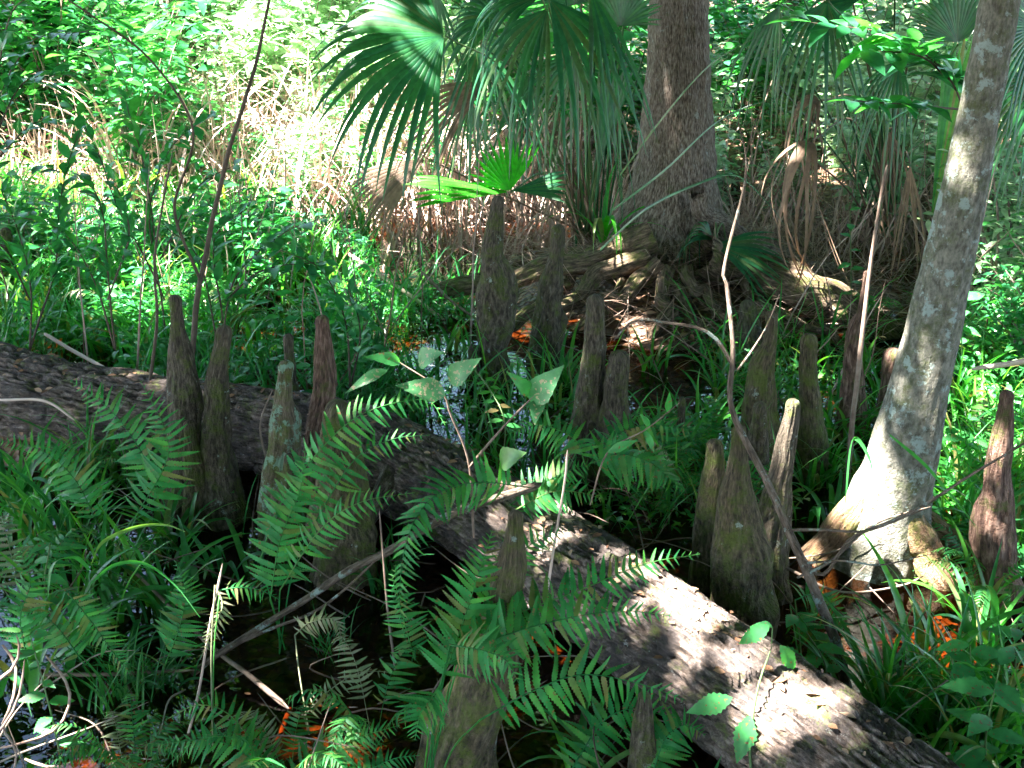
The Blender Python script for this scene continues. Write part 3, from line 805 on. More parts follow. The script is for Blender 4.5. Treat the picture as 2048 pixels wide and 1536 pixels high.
for i, (lab, mk, prof, by) in enumerate(KN):
    base = P(prof[-1][0], by, 0)
    g = Geo()
    small = prof[-1][2] < 45
    solid_px(g, prof, base[1], sides=48 if small else 90, rows=70 if small else 150, seed=100 + i * 5, fl=0.11, lump=0.16, fine=0.04, knobs=16)
    o = g.build('cypress_knee', M[mk], None, origin=base)
    tag(o, lab, 'stump' if 'stump' in lab else 'cypress knee', 'cypress knees standing in the swamp')
    if 'stump' in lab: o.name = 'stump'; del o['group']

# ------------------------------------------------------------------ branches, poles and sticks
def stick(name, lab, cat, pts, r0, r1, mk='twig', wob=0.004, side=(), seed=0, group=None):
    b = np.array(pts[0])
    if side:
        t = thing(name, lab, cat, b, group)
        g = Geo(); twig(g, pts, r0, r1, sides=9, wob=wob, seed=seed); g.build('stem', M[mk], t)
        for k, (sp, a, c) in enumerate(side):
            g = Geo(); twig(g, sp, a, c, sides=7, wob=wob * .7, seed=seed + 3 + k); g.build('side_branch', M[mk], t)
        return t
    g = Geo(); twig(g, pts, r0, r1, sides=9, wob=wob, seed=seed)
    return tag(g.build(name, M[mk], None, origin=b), lab, cat, group)


qq = lambda L: [Q(*p) for p in L]
pp_ = lambda L: [P(*p) for p in L]
stick('crooked_sapling', 'crooked leafless sapling leaning up in front of the right knees', 'sapling',
      qq([(1740, 1500, 2.95), (1695, 1370, 3.0), (1640, 1210, 3.05), (1575, 1050, 3.1), (1500, 900, 3.2), (1462, 800, 3.25), (1468, 690, 3.3), (1458, 570, 3.35), (1452, 545, 3.35), (1472, 450, 3.4), (1490, 320, 3.45), (1478, 230, 3.5)]),
      0.018, 0.0015, 'sapling', 0.012, side=[
          (qq([(1590, 1090, 3.08), (1640, 1150, 3.06), (1700, 1080, 3.02), (1790, 1040, 3.0), (1900, 970, 2.95), (2060, 880, 2.9)]), .006, .003),
          (qq([(1595, 1155, 3.08), (1660, 1125, 3.05), (1735, 1060, 3.1), (1800, 1030, 3.2), (1860, 1010, 3.2)]), .005, .002),
          (qq([(1585, 1060, 3.1), (1640, 1058, 3.0), (1740, 1060, 2.95), (1860, 1016, 2.9)]), .005, .002),
          (qq([(1470, 740, 3.28), (1420, 665, 3.3), (1340, 645, 3.35), (1270, 640, 3.4), (1225, 680, 3.4)]), .006, .003),
          (qq([(1475, 740, 3.28), (1530, 660, 3.3), (1560, 590, 3.3)]), .004, .0015),
          (qq([(1600, 1125, 3.08), (1680, 1122, 3.0), (1760, 1132, 2.95), (1870, 1110, 2.9)]), .004, .0015)], seed=1)
stick('thin_pole', 'thin straight upright pale stem between the spiked knee and leaning tree', 'sapling',
      qq([(1688, 1010, 4.2), (1705, 850, 4.22), (1722, 680, 4.25), (1740, 540, 4.3), (1765, 380, 4.3), (1775, 330, 4.3)]), .012, .005, 'twig', .003, seed=4)
stick('dark_sapling', 'dark slender bare sapling leaning right in front of the sunlit thicket', 'sapling',
      qq([(378, 760, 4.9), (395, 600, 4.95), (420, 470, 5.0), (450, 330, 5.0), (490, 200, 5.0), (520, 90, 5.1), (548, -40, 5.1)]), .013, .006, 'stem_dark', .004,
      side=[(qq([(400, 560, 4.95), (350, 420, 4.9), (385, 260, 4.8), (300, 120, 4.8), (180, 30, 4.7), (90, -30, 4.7)]), .007, .003)], seed=6)
stick('thin_upright_stem', 'thin dark upright stem left of the tallest left knee', 'sapling', qq([(300, 760, 4.5), (315, 640, 4.5), (310, 520, 4.5), (330, 380, 4.5), (345, 300, 4.5)]), .007, .003, 'stem_dark', .004, seed=8)
stick('fallen_branch', 'grey fallen branch propped from the log down to the dark water', 'branch',
      qq([(385, 1350, 3.05), (480, 1280, 3.08), (640, 1185, 3.15), (790, 1092, 3.2), (900, 1030, 3.28), (1000, 1000, 3.35), (1085, 968, 3.45)]), .009, .014, 'sapling', .014,
      side=[(qq([(480, 1285, 3.08), (560, 1250, 3.1), (650, 1210, 3.1), (760, 1120, 3.1)]), .006, .003)], seed=10)
stick('horizontal_stick', 'long thin brown stick lying level across the dark pool', 'stick', pp_([(90, 1350, .05), (240, 1345, .04), (390, 1340, .04)]), .006, .005, 'twig', .006, seed=11)
stick('lit_stick', 'stick sloping into the pool with a bright sunlit end', 'stick', pp_([(260, 1135, .12), (420, 1290, .06), (500, 1350, .04), (577, 1418, .0)]), .005, .008, 'twig', .004, seed=12)
stick('drowned_stick', 'orange stick lying under water below the sunlit stick end', 'stick', pp_([(580, 1418, -.03), (560, 1470, -.035), (530, 1530, -.04)]), .009, .007, 'reddish', .003, seed=13)
stick('reed_stem', 'upright brown stem holding withered fern leaves in the left foreground', 'stem', qq([(355, 1545, 2.75), (395, 1400, 2.8), (420, 1250, 2.85), (445, 1128, 2.9)]), .004, .003, 'reed', .003, seed=14)
stick('bleached_reed', 'bright bleached reed leaning left of the tallest central knee', 'reed', pp_([(698, 508, .28), (790, 570, .16), (890, 640, .02)]), .012, .010, 'reed', .003, seed=15)
stick('leaning_stick', 'brown stick sloping down to the tallest central knee', 'stick', pp_([(845, 545, .3), (900, 600, .16), (955, 642, .06)]), .009, .007, 'twig', .003, seed=16)
stick('dry_reed_stalk', 'tan reed stalk slanting onto the left end of the log', 'reed', qq([(90, 668, 5.4), (170, 715, 5.2), (248, 758, 4.9)]), .009, .008, 'reed', .002, seed=17)
stick('purple_stick', 'short wet purple-brown stick beside the foot of the leaning tree', 'stick', pp_([(1700, 862, .01), (1765, 828, .06)]), .014, .011, 'stem_dark', .002, seed=18)
stick('broken_bough', 'pale broken bough poking in from the right edge', 'branch', qq([(1945, 738, 4.7), (2010, 728, 4.6), (2090, 715, 4.5)]), .010, .014, 'reed', .003, seed=19)
stick('brown_stalk', 'brown stalk crossing the tea-coloured pool at the foot of the fern', 'stick', qq([(830, 1540, 2.6), (880, 1420, 2.7), (930, 1290, 2.85), (960, 1180, 2.95)]), .004, .003, 'reddish', .002, seed=20)
stick('thin_reed', 'thin pale reed upright before the log centre', 'reed', qq([(1095, 1180, 3.1), (1110, 1080, 3.15), (1130, 960, 3.2), (1135, 900, 3.2)]), .004, .003, 'reed', .002, seed=21)
stick('twig_on_log', 'short pale twig standing on the sunlit bark of the log', 'twig', qq([(1295, 1400, 2.95), (1338, 1348, 2.97)]), .004, .003, 'reed', .001, seed=22)
stick('floating_stick', 'dark stick afloat in the bright gap behind the log', 'stick', pp_([(490, 742, .01), (560, 740, .015), (620, 750, .01)]), .012, .008, 'twig', .002, seed=23)
stick('pool_twig', 'pale upright twig in the dark water left of centre', 'twig', qq([(790, 1340, 2.95), (775, 1200, 3.0), (760, 1020, 3.05)]), .004, .002, 'twig', .003, seed=24)
stick('log_top_twig', 'bent red twig between the left knees and the lichened knee', 'twig', qq([(535, 930, 4.05), (520, 850, 4.05), (545, 780, 4.05)]), .004, .003, 'twig', .002, seed=25)
stick('slanting_stalk', 'long brown stalk slanting from the log end across the ferns at left', 'stick', qq([(0, 800, 4.5), (90, 802, 4.4), (150, 840, 4.3)]), .006, .004, 'reed', .002, seed=26)
stick('right_water_twig', 'thin dead twig fanning over the orange water by the leaning tree', 'twig', pp_([(1560, 1130, .12), (1680, 1180, .07), (1800, 1170, .05), (1850, 1150, .08)]), .005, .003, 'twig', .008, seed=27,
      side=[(pp_([(1680, 1180, .07), (1740, 1120, .14)]), .003, .001), (pp_([(1740, 1175, .06), (1790, 1230, .03)]), .003, .001), (pp_([(1620, 1155, .1), (1650, 1220, .04)]), .003, .001)])
for i, (lab, pts) in enumerate([
    ('pink sunlit vine running up the left bottom edge', [(5, 1290, 2.7), (32, 1330, 2.68), (28, 1400, 2.62), (8, 1450, 2.58), (35, 1500, 2.52), (25, 1560, 2.5)]),
    ('pink vine curving in an arc right of the bottom left edge', [(93, 1312, 2.8), (130, 1360, 2.75), (140, 1410, 2.7), (110, 1465, 2.65), (30, 1490, 2.6), (-30, 1500, 2.6)]),
    ('low looping vine at the very bottom left', [(50, 1518, 2.5), (90, 1534, 2.48), (135, 1528, 2.48), (138, 1498, 2.5)]),
    ('straight thin vine crossing the sunlit vine at the left edge', [(-20, 1370, 2.6), (20, 1340, 2.6), (35, 1300, 2.62), (30, 1270, 2.62)]),
    ('vine slanting down over the sunlit vine at the left edge', [(-20, 1480, 2.5), (15, 1440, 2.52), (40, 1380, 2.55), (48, 1320, 2.58)])]):
    stick('vine', lab, 'vine', qq(pts), 0.0042, .0028, 'vine', .008, seed=30 + i, group='vines at the bottom left corner')

# ------------------------------------------------------------------ palms
def petiole(pts, r0=.007, r1=.004):
    g = Geo(); tube(g, catmull(pts, 24), np.linspace(r0, r1, 24), 6); return g


def palm(name, lab, basepx, fronds, stub=0.05, base_z=0.1, stalks=()):
    b = P(*basepx, base_z)
    t = thing(name, lab, 'palm', b)
    g = Geo()
    tube(g, catmull([b + [0, 0, -.25], b + [0, 0, .05], b + [.02, 0, .22]], 20), np.linspace(stub, stub * .75, 20), 18,
         lambda st, C, a: 0.25 * vn(np.stack([np.broadcast_to(np.cos(a) * 2, st.shape[:2]), np.broadcast_to(np.sin(a) * 2, st.shape[:2]), st[..., 2] * 18], -1), 7))
    g.build('trunk', M['palm_dead'], t)
    for i, (x, y, Y, d) in enumerate(stalks):
        e_ = Q(x, y, Y); b2 = b + np.array([rng.uniform(-.12, .12), rng.uniform(-.1, .1), 0])
        g = petiole([b2, b2 * .5 + e_ * .5 + [rng.normal(0, .03), 0, .04], e_], .007, .005)
        g.build('stalk', M['palm_dead'] if d else M['palm'], t)
    for i, f in enumerate(fronds):
        hub = Q(*f['h']); g = Geo()
        kw = {k: v for k, v in f.items() if k in ('spread', 'nseg', 'droop', 'tip', 'fuse', 'vfold', 'wmul', 'jit')}
        ax = np.array(f['ax'], float)
        fan(g, hub, ax, f.get('up', (0, -.3, 1)), f['R'], **kw)
        o = g.build('frond', M[f.get('m', 'palm')], t)
        if 'lab' in f: o['label'] = f['lab']
        pb = b + np.array([rng.uniform(-.04, .04), rng.uniform(-.04, .04), .15])
        mid = pb * .45 + hub * .55 + np.array([0, 0, .12 + .2 * abs(hub[0] - pb[0])]) * (1 if f.get('arch', True) else 0)
        g = petiole([pb, mid, hub - nrm(ax) * .01])
        s = g.build('petiole', M['palm_dead' if f.get('m') == 'palm_dead' else 'green_stem'], None, origin=np.array(t.location))
        s.parent = o; s.location = (0, 0, 0)
    return t


palm('dwarf_palm', 'large dwarf palm with drooping blue-green fans at top centre, left of the cypress trunk', (1180, 520), [
    dict(h=(888, 72, 6.2), ax=(-.95, -.22, .05), up=(.1, -.80, .65), R=.74, spread=78, nseg=25, droop=.26, tip=.45, fuse=.50, vfold=-.1, lab='broad glossy fan sweeping left'),
    dict(h=(1095, 18, 6.1), ax=(-.45, -.35, -.55), up=(-.3, -.85, .4), R=.60, spread=36, nseg=10, droop=.35, tip=.5, fuse=.28),
    dict(h=(1080, -5, 6.3), ax=(-.8, -.1, .0), up=(0, -.5, .8), R=.50, spread=45, nseg=12, droop=.35, tip=.6, fuse=.3),
    dict(h=(1100, 0, 6.0), ax=(.45, -.3, -.5), up=(.2, -.8, .5), R=.66, spread=30, nseg=8, droop=.3, tip=.3, fuse=.3),
    dict(h=(1242, 52, 6.8), ax=(.05, .1, 1), up=(0, -1, .15), R=.26, spread=80, nseg=22, droop=.05, tip=.05, fuse=.6),
    dict(h=(1150, 10, 6.7), ax=(-.2, .05, .9), up=(0, -1, .2), R=.35, spread=85, nseg=22, droop=.1, tip=.2, fuse=.5),
    dict(h=(1000, 40, 6.9), ax=(-.7, .2, .2), up=(0, -.9, .4), R=.5, spread=60, nseg=16, droop=.4, tip=.6, fuse=.35),
    dict(h=(1150, 110, 6.5), ax=(-.35, -.1, -.8), up=(0, -1, -.2), R=.46, spread=55, nseg=13, droop=.2, tip=.4, fuse=.25),
    dict(h=(1060, 150, 6.7), ax=(-.4, .1, -.7), up=(0, -1, -.1), R=.45, spread=50, nseg=12, droop=.2, tip=.4, fuse=.22),
    dict(h=(960, 90, 6.6), ax=(.1, -.2, -.9), up=(0, -1, -.2), R=.62, spread=40, nseg=11, droop=.1, tip=.3, fuse=.22),
    dict(h=(1195, 335, 6.5), ax=(.16, -.02, 1), up=(0, -1, 0), R=.52, spread=10, nseg=9, droop=0, tip=0, fuse=.72, m='palm', arch=False, lab='folded upright fan'),
    dict(h=(1020, 382, 6.4), ax=(-.22, -.15, .75), up=(.15, -.9, .5), R=.29, spread=52, nseg=14, droop=0.0, tip=.05, fuse=.55, m='palm_young', vfold=.1, lab='bright backlit young fan'),
    dict(h=(1018, 384, 6.4), ax=(-1, -.1, .10), up=(.1, -.6, .9), R=.54, spread=13, nseg=7, droop=.02, tip=.12, fuse=.7, m='palm_young', vfold=-.2),
    dict(h=(1025, 382, 6.4), ax=(1, -.1, .15), up=(0, -.6, .9), R=.3, spread=22, nseg=8, droop=.05, tip=.15, fuse=.7, m='palm'),
    dict(h=(975, 165, 6.6), ax=(-.75, .0, -.35), up=(0, -.9, .3), R=.62, spread=26, nseg=10, droop=.25, tip=.3, fuse=.3, m='palm_dead', lab='withered brown fan'),
    dict(h=(850, 318, 7.0), ax=(-.75, -.2, -.40), up=(0, -.8, .6), R=.46, spread=26, nseg=13, droop=.15, tip=.2, fuse=.6, m='palm_dead', arch=False, lab='withered brown fan in the sun'),
    dict(h=(1120, 330, 6.8), ax=(-.1, -.2, -1), up=(0, -1, -.1), R=.40, spread=22, nseg=7, droop=.1, tip=.2, fuse=.2, m='palm_dead'),
    dict(h=(1220, 180, 6.9), ax=(.05, 0, -1), up=(0, -1, -.1), R=.6, spread=16, nseg=8, droop=.1, tip=.2, fuse=.2),
    dict(h=(1180, -20, 6.0), ax=(.25, -.3, -.7), up=(.2, -.8, .4), R=.6, spread=18, nseg=6, droop=.2, tip=.3, fuse=.3),
    dict(h=(870, -20, 7.0), ax=(-.2, 0, -1), up=(0, -1, .2), R=.45, spread=40, nseg=10, droop=.2, tip=.3, fuse=.25),
    dict(h=(940, 200, 7.0), ax=(-.1, 0, -1), up=(0, -1, .2), R=.5, spread=35, nseg=11, droop=.1, tip=.3, fuse=.2),
], base_z=.12, stalks=[(1130, -20, 6.6, 0), (1165, -20, 6.7, 1), (1195, 20, 6.8, 0), (1215, -20, 6.9, 0), (1240, 60, 6.8, 0), (1255, -20, 6.9, 0), (1290, 100, 6.9, 0), (1175, 150, 6.6, 1), (1110, 180, 6.7, 1), (1240, 220, 6.8, 1), (1060, 260, 6.8, 1), (1020, 330, 6.9, 1), (1150, 260, 6.5, 1)])
palm('hanging_palm', 'dwarf palm with long hanging strips and dead brown fans, left of the leaning tree', (1770, 470), [
    dict(h=(1655, 5, 6.2), ax=(-.2, -.3, -.6), up=(0, -1, .3), R=.52, spread=50, nseg=12, droop=.5, tip=.5, fuse=.25),
    dict(h=(1862, 440, 6.6), ax=(.07, 0, 1), up=(0, -1, 0), R=.98, spread=6, nseg=9, droop=0, tip=0, fuse=.8, arch=False, m='grass', lab='tall folded green fan'),
    dict(h=(1640, 200, 6.6), ax=(-.6, -.2, .05), up=(0, -.5, 1), R=.42, spread=60, nseg=11, droop=.35, tip=1.1, fuse=.12, wmul=1.6, jit=.14, m='palm_dead', lab='grey-brown withered fan'),
    dict(h=(1622, 282, 6.3), ax=(-.35, -.4, -.1), up=(0, -.3, 1), R=.56, spread=42, nseg=9, droop=.6, tip=1.2, fuse=.10, wmul=2.2, jit=.16, m='palm_dead', lab='hanging dead brown fan'),
    dict(h=(1800, 120, 6.7), ax=(-.3, -.2, -.6), up=(0, -1, .3), R=.55, spread=42, nseg=12, droop=.4, tip=.6, fuse=.2),
    dict(h=(1915, 85, 6.4), ax=(-.2, .1, 1), up=(0, -1, .1), R=.32, spread=70, nseg=26, droop=.1, tip=.15, fuse=.6),
    dict(h=(1850, 150, 6.0), ax=(.6, -.2, .1), up=(0, -.6, .9), R=.45, spread=24, nseg=7, droop=.7, tip=.6, fuse=.4),
    dict(h=(1780, 260, 6.8), ax=(.1, -.2, -.9), up=(0, -1, 0), R=.5, spread=24, nseg=6, droop=.2, tip=.3, fuse=.15, jit=.12, m='palm_dead'),
    dict(h=(1720, 0, 6.5), ax=(-.9, .1, .3), up=(0, -.8, .6), R=.45, spread=50, nseg=14, droop=.5, tip=.6, fuse=.35),
    dict(h=(1820, 330, 6.5), ax=(.1, 0, -1), up=(0, -1, 0), R=.5, spread=14, nseg=6, droop=.1, tip=.2, fuse=.25, m='palm_dead'),
    dict(h=(1560, 10, 6.9), ax=(-.3, 0, -.7), up=(0, -1, .3), R=.5, spread=28, nseg=8, droop=.4, tip=.4, fuse=.25),
], stalks=[(1560, 60, 6.9, 0), (1600, -20, 6.8, 0), (1660, 20, 6.7, 0), (1700, -20, 6.9, 1), (1745, 60, 6.9, 0), (1790, -20, 6.9, 0), (1830, 60, 6.8, 1), (1680, 250, 6.7, 1), (1730, 300, 6.8, 1), (1600, 300, 6.8, 1), (1540, 150, 7.1, 0)])
palm('edge_palm', 'blue-green palm fan at the top right corner behind the leaning tree', (2090, 430), [
    dict(h=(2075, 60, 5.6), ax=(-.5, -.2, .3), up=(0, -.9, .5), R=.5, spread=80, nseg=28, droop=.4, tip=.5, fuse=.5),
    dict(h=(2080, 150, 5.6), ax=(-.4, -.2, -.5), up=(0, -1, .3), R=.45, spread=60, nseg=20, droop=.4, tip=.4, fuse=.4),
])
palm('palm_seedling', 'small palm lying low on the cypress roots right of the trunk base', (1440, 560), [
    dict(h=(1430, 490, 6.6), ax=(.9, -.2, -.15), up=(0, -.6, .8), R=.42, spread=38, nseg=12, droop=.1, tip=.2, fuse=.45),
    dict(h=(1425, 480, 6.7), ax=(-.5, -.1, .5), up=(0, -.8, .6), R=.45, spread=30, nseg=8, droop=.6, tip=.5, fuse=.2),
], stub=.02)
# strap-leaved plant with white-tipped hanging leaves
b = P(1205, 540, .15)
t = thing('strap_leaf_plant', 'bright strap-leaved plant with pale hanging leaf tips under the palm', 'plant', b)
for i, (az, L, e0, bd, wd) in enumerate([(-1.9, .62, 1.3, 3.1, .032), (-1.5, .66, 1.35, 3.3, .034), (-1.2, .55, 1.25, 3.0, .028), (3.0, .55, 1.2, 1.6, .026), (.2, .6, 1.1, 1.8, .026),
                                         (2.6, .45, 1.4, .8, .026), (.6, .5, 1.4, .7, .028), (-.5, .5, 1.0, 1.8, .022), (-2.4, .6, 1.2, 2.2, .024), (-1.6, .7, 1.45, 1.0, .035)]):
    g = Geo(); blades(g, (b + np.array([0, 0, .12]))[None], az, L, wd, e0, bd, K=14)
    g.build('leaf', M['palm_young'] if i % 3 else M['grass'], t)
# long arching grass-like leaves over the trunk
for i, (lab, pts) in enumerate([('long thin leaf arching across the cypress trunk foot', [(1200, 500, 6.0), (1290, 420, 5.8), (1390, 370, 5.7), (1470, 350, 5.7), (1530, 400, 5.6), (1570, 450, 5.6)]),
                                ('long straight leaf crossing the cypress trunk diagonally', [(1225, 420, 6.2), (1330, 340, 5.9), (1440, 240, 5.7), (1560, 190, 5.6)]),
                                ('long thin leaf rising rightwards past the cypress trunk', [(1240, 350, 6.2), (1330, 230, 5.9), (1420, 130, 5.7), (1520, 70, 5.6)])]):
    C = catmull(qq(pts), 30); wv_ = (0.006 * (1 - np.linspace(0, 1, 30) ** 3) + .001)[:, None]
    g = Geo(); sd = np.array([0, .3, 1.]); g.grid(np.stack([C - sd * wv_, C + [0, -.002, 0], C + sd * wv_], 1))
    tag(g.build('arching_leaf', M['palm'], None, origin=C[0]), lab, 'leaf', 'long leaves arching over the cypress trunk')

# ------------------------------------------------------------------ ferns (foreground, frond by frond)
def fern(lab, basepx, fr, m='fern', name='fern', z=0.0):
    b = P(*basepx, z)
    t = thing(name, lab, 'fern', b)
    for f in fr:
        g = Geo()
        pts = qq(f[0])
        kw = dict(f[2]) if len(f) > 2 else {}
        mk = kw.pop('m', m); lb = kw.pop('lab', None); st = kw.pop('stalk', True)
        frond(g, pts, f[1], **kw)
        if st:
            mid = (b + pts[0]) / 2 + np.array([0, 0, .04])
            tube(g, catmull([b + rng.normal(0, .012, 3) * [1, 1, 0], mid, pts[0]], 20), .0022, 5)
        o = g.build('frond', M[mk], t)
        if lb: o['label'] = lb
    return t


fern('big fern spreading in front of the log at centre, its fronds fanned left and right', (850, 1620), [
    ([(925, 1275, 2.44), (1040, 1225, 2.49), (1160, 1180, 2.54), (1290, 1128, 2.59), (1400, 1108, 2.59)], 0.104, dict(pairs=24, up=(0, -.75, .7), f0=.05, hang=.1)),
    ([(890, 1330, 2.36), (1000, 1275, 2.39), (1120, 1240, 2.42), (1240, 1222, 2.44), (1345, 1232, 2.42)], 0.108, dict(pairs=24, up=(0, -.8, .6), hang=.25)),
    ([(960, 1440, 2.29), (1060, 1385, 2.32), (1160, 1350, 2.34), (1270, 1365, 2.34), (1370, 1400, 2.34)], 0.108, dict(pairs=18, up=(0, -.9, .4), hang=.5)),
    ([(860, 1420, 2.36), (910, 1290, 2.44), (950, 1170, 2.51), (985, 1060, 2.59)], 0.117, dict(pairs=20, up=(0, -1, .15), f0=.2, hang=-.05)),
    ([(900, 1290, 2.39), (960, 1300, 2.34), (1010, 1320, 2.30), (1040, 1370, 2.26)], 0.081, dict(pairs=12, up=(0, -.8, .6))),
    ([(880, 1370, 2.39), (860, 1400, 2.34), (840, 1430, 2.30), (830, 1480, 2.26)], 0.081, dict(pairs=12, up=(0, -.8, .5))),
    ([(940, 1250, 2.49), (1000, 1160, 2.56), (1060, 1090, 2.60), (1140, 1060, 2.61)], 0.081, dict(pairs=16, up=(0, -.9, .4))),
])
fern('fern with a tightly curled frond hanging in an arc before the log', (830, 1330), [
    ([(1060, 975, 3.3), (960, 965, 3.2), (880, 985, 3.12), (830, 1040, 3.05), (805, 1120, 3.0), (800, 1210, 2.95), (812, 1290, 2.92)], .11, dict(pairs=30, up=(-.5, -.6, .3), f0=.1, hang=.1, lab='curled frond', stalk=False)),
    ([(830, 1320, 2.9), (810, 1250, 2.95), (795, 1190, 2.98), (790, 1130, 3.02)], .08, dict(pairs=14, up=(0, -1, .1), hang=.25)),
])
fern('fern arching in front of the broad dark knee left of centre', (560, 1300), [
    ([(520, 1120, 3.2), (560, 1010, 3.25), (640, 900, 3.3), (730, 825, 3.32), (850, 800, 3.35), (890, 850, 3.3)], .12, dict(pairs=26, up=(-.2, -.8, .5), hang=.35)),
    ([(560, 1180, 3.1), (640, 1060, 3.12), (720, 1005, 3.12), (830, 985, 3.1)], .085, dict(pairs=18, up=(0, -.7, .7))),
    ([(540, 1200, 3.1), (560, 1080, 3.15), (600, 980, 3.2), (610, 900, 3.25)], .12, dict(pairs=18, up=(0, -1, .2))),
    ([(600, 1100, 3.2), (700, 930, 3.28), (780, 880, 3.3), (860, 870, 3.3)], .09, dict(pairs=18, up=(0, -.8, .5), hang=.4)),
])
fern('bright fern tuft behind the middle of the log', (1090, 1080), [
    ([(1020, 1010, 3.5), (1080, 970, 3.5), (1140, 940, 3.5), (1190, 925, 3.5)], .10, dict(pairs=16, up=(0, -.7, .8))),
    ([(1030, 1020, 3.4), (1100, 985, 3.4), (1160, 985, 3.38), (1210, 1000, 3.36)], .09, dict(pairs=16, up=(0, -.7, .8))),
])
fern('dark drooping fern right of centre behind the log', (1170, 1010), [
    ([(1175, 930, 3.7), (1230, 910, 3.68), (1300, 925, 3.65), (1370, 985, 3.6)], .13, dict(pairs=18, up=(0, -.8, .6), hang=.5)),
    ([(1175, 935, 3.72), (1220, 880, 3.8), (1290, 850, 3.85), (1400, 860, 3.85)], .12, dict(pairs=18, up=(0, -.8, .6), hang=.4)),
    ([(1170, 930, 3.7), (1150, 880, 3.75), (1080, 850, 3.8), (1010, 870, 3.8)], .11, dict(pairs=16, up=(0, -.8, .6), hang=.4)),
])
fern('fern standing in the pool between the mossy knee and the sapling', (1610, 1480), [
    ([(1580, 1210, 3.2), (1620, 1260, 3.15), (1660, 1320, 3.1), (1700, 1410, 3.05)], .10, dict(pairs=18, up=(0, -.8, .5), hang=.3)),
    ([(1590, 1200, 3.25), (1630, 1190, 3.3), (1680, 1240, 3.3), (1700, 1300, 3.25)], .10, dict(pairs=16, up=(0, -.8, .5), hang=.4)),
])
fern('sunlit pale fern frond at the bottom centre left', (640, 1560), [
    ([(560, 1600, 2.45), (640, 1520, 2.5), (720, 1475, 2.52), (800, 1450, 2.55)], .10, dict(pairs=20, up=(0, -.6, .8))),
    ([(600, 1600, 2.4), (700, 1560, 2.45), (780, 1520, 2.5), (840, 1510, 2.5)], .09, dict(pairs=18, up=(0, -.6, .8))),
    ([(560, 1580, 2.45), (480, 1500, 2.5), (400, 1480, 2.5), (310, 1490, 2.5)], .09, dict(pairs=18, up=(0, -.6, .8))),
    ([(560, 1570, 2.48), (470, 1440, 2.6), (400, 1410, 2.6), (330, 1440, 2.6)], .08, dict(pairs=16, up=(0, -.6, .8))),
])
fern('bleached drying fern frond over the tea-coloured pool', (610, 1470), [
    ([(605, 1435, 2.8), (660, 1380, 2.82), (720, 1345, 2.85), (795, 1345, 2.85)], .05, dict(pairs=14, up=(0, -.7, .7), hang=.6, m='fern_pale')),
    ([(590, 1270, 3.0), (620, 1245, 3.0), (670, 1240, 3.0), (685, 1290, 2.98)], .06, dict(pairs=14, up=(0, -.8, .5), hang=.7, m='fern_pale')),
], m='fern_pale')
fern('withered fern leaves hanging on the brown upright stem', (420, 1500), [
    ([(430, 1170, 2.88), (445, 1210, 2.86), (425, 1260, 2.84), (400, 1320, 2.82)], .05, dict(pairs=12, up=(0, -1, .3), hang=.5, m='fern_pale')),
    ([(440, 1180, 2.88), (480, 1175, 2.88), (520, 1180, 2.88), (560, 1200, 2.85)], .05, dict(pairs=10, up=(0, -.6, .8), hang=.2)),
])
fern('fern with long narrow leaflets in front of the left end of the log', (210, 1120), [
    ([(330, 1010, 3.7), (280, 900, 3.75), (220, 820, 3.8), (140, 760, 3.85)], .13, dict(pairs=18, up=(0, -1, .25), hang=.05)),
    ([(260, 1050, 3.6), (330, 930, 3.65), (330, 860, 3.68), (280, 760, 3.75)], .12, dict(pairs=18, up=(0, -1, .2))),
    ([(200, 1060, 3.6), (150, 960, 3.65), (80, 900, 3.7), (-10, 880, 3.7)], .12, dict(pairs=18, up=(0, -.9, .4))),
])
fern('dim fern in the dark water at lower left', (230, 1330), [
    ([(130, 1180, 2.9), (180, 1240, 2.88), (230, 1310, 2.85), (265, 1350, 2.8)], .075, dict(pairs=18, up=(0, -.8, .5))),
    ([(330, 1330, 2.95), (360, 1250, 3.0), (370, 1180, 3.05), (350, 1120, 3.1)], .09, dict(pairs=18, up=(0, -1, .3))),
    ([(170, 1330, 2.9), (110, 1250, 2.95), (60, 1220, 3.0), (0, 1230, 3.0)], .09, dict(pairs=18, up=(0, -.9, .4))),
    ([(60, 1340, 2.8), (40, 1240, 2.85), (60, 1160, 2.9), (30, 1080, 2.95)], .09, dict(pairs=18, up=(0, -1, .3))),
])
fern('dark fern below the log between the foreground knee and the short brown knee', (1120, 1590), [
    ([(1130, 1560, 2.5), (1210, 1440, 2.6), (1290, 1420, 2.62), (1380, 1460, 2.6)], .11, dict(pairs=18, up=(0, -.9, .5), hang=.4)),
    ([(1300, 1560, 2.5), (1330, 1480, 2.55), (1370, 1450, 2.58), (1410, 1470, 2.58)], .10, dict(pairs=16, up=(0, -.9, .5), hang=.3)),
])

# ------------------------------------------------------------------ broad-leaved sprigs
LBD = leaf_tpl(15, .55, .35, .5, .38, serr=.07); LB = leaf_tpl(13, .52, .2, .18, .4); LS = leaf_tpl(19, .55, .15, .25, .38, serr=.18); LL = leaf_tpl(7, .40, .25, .25, .45); LN = leaf_tpl(5, .36, .25, .3, .45)


def leaf_at(t, tip_from, tip_to, wd, mk, up=(0, -.8, .6), tpl=LB, name='leaf'):
    a, b2 = np.array(tip_from), np.array(tip_to); L = np.linalg.norm(b2 - a)
    g = Geo(); place(g, tpl, a[None], (b2 - a)[None], np.array(up, float)[None], L, wd)
    return g.build(name, M[mk], t)


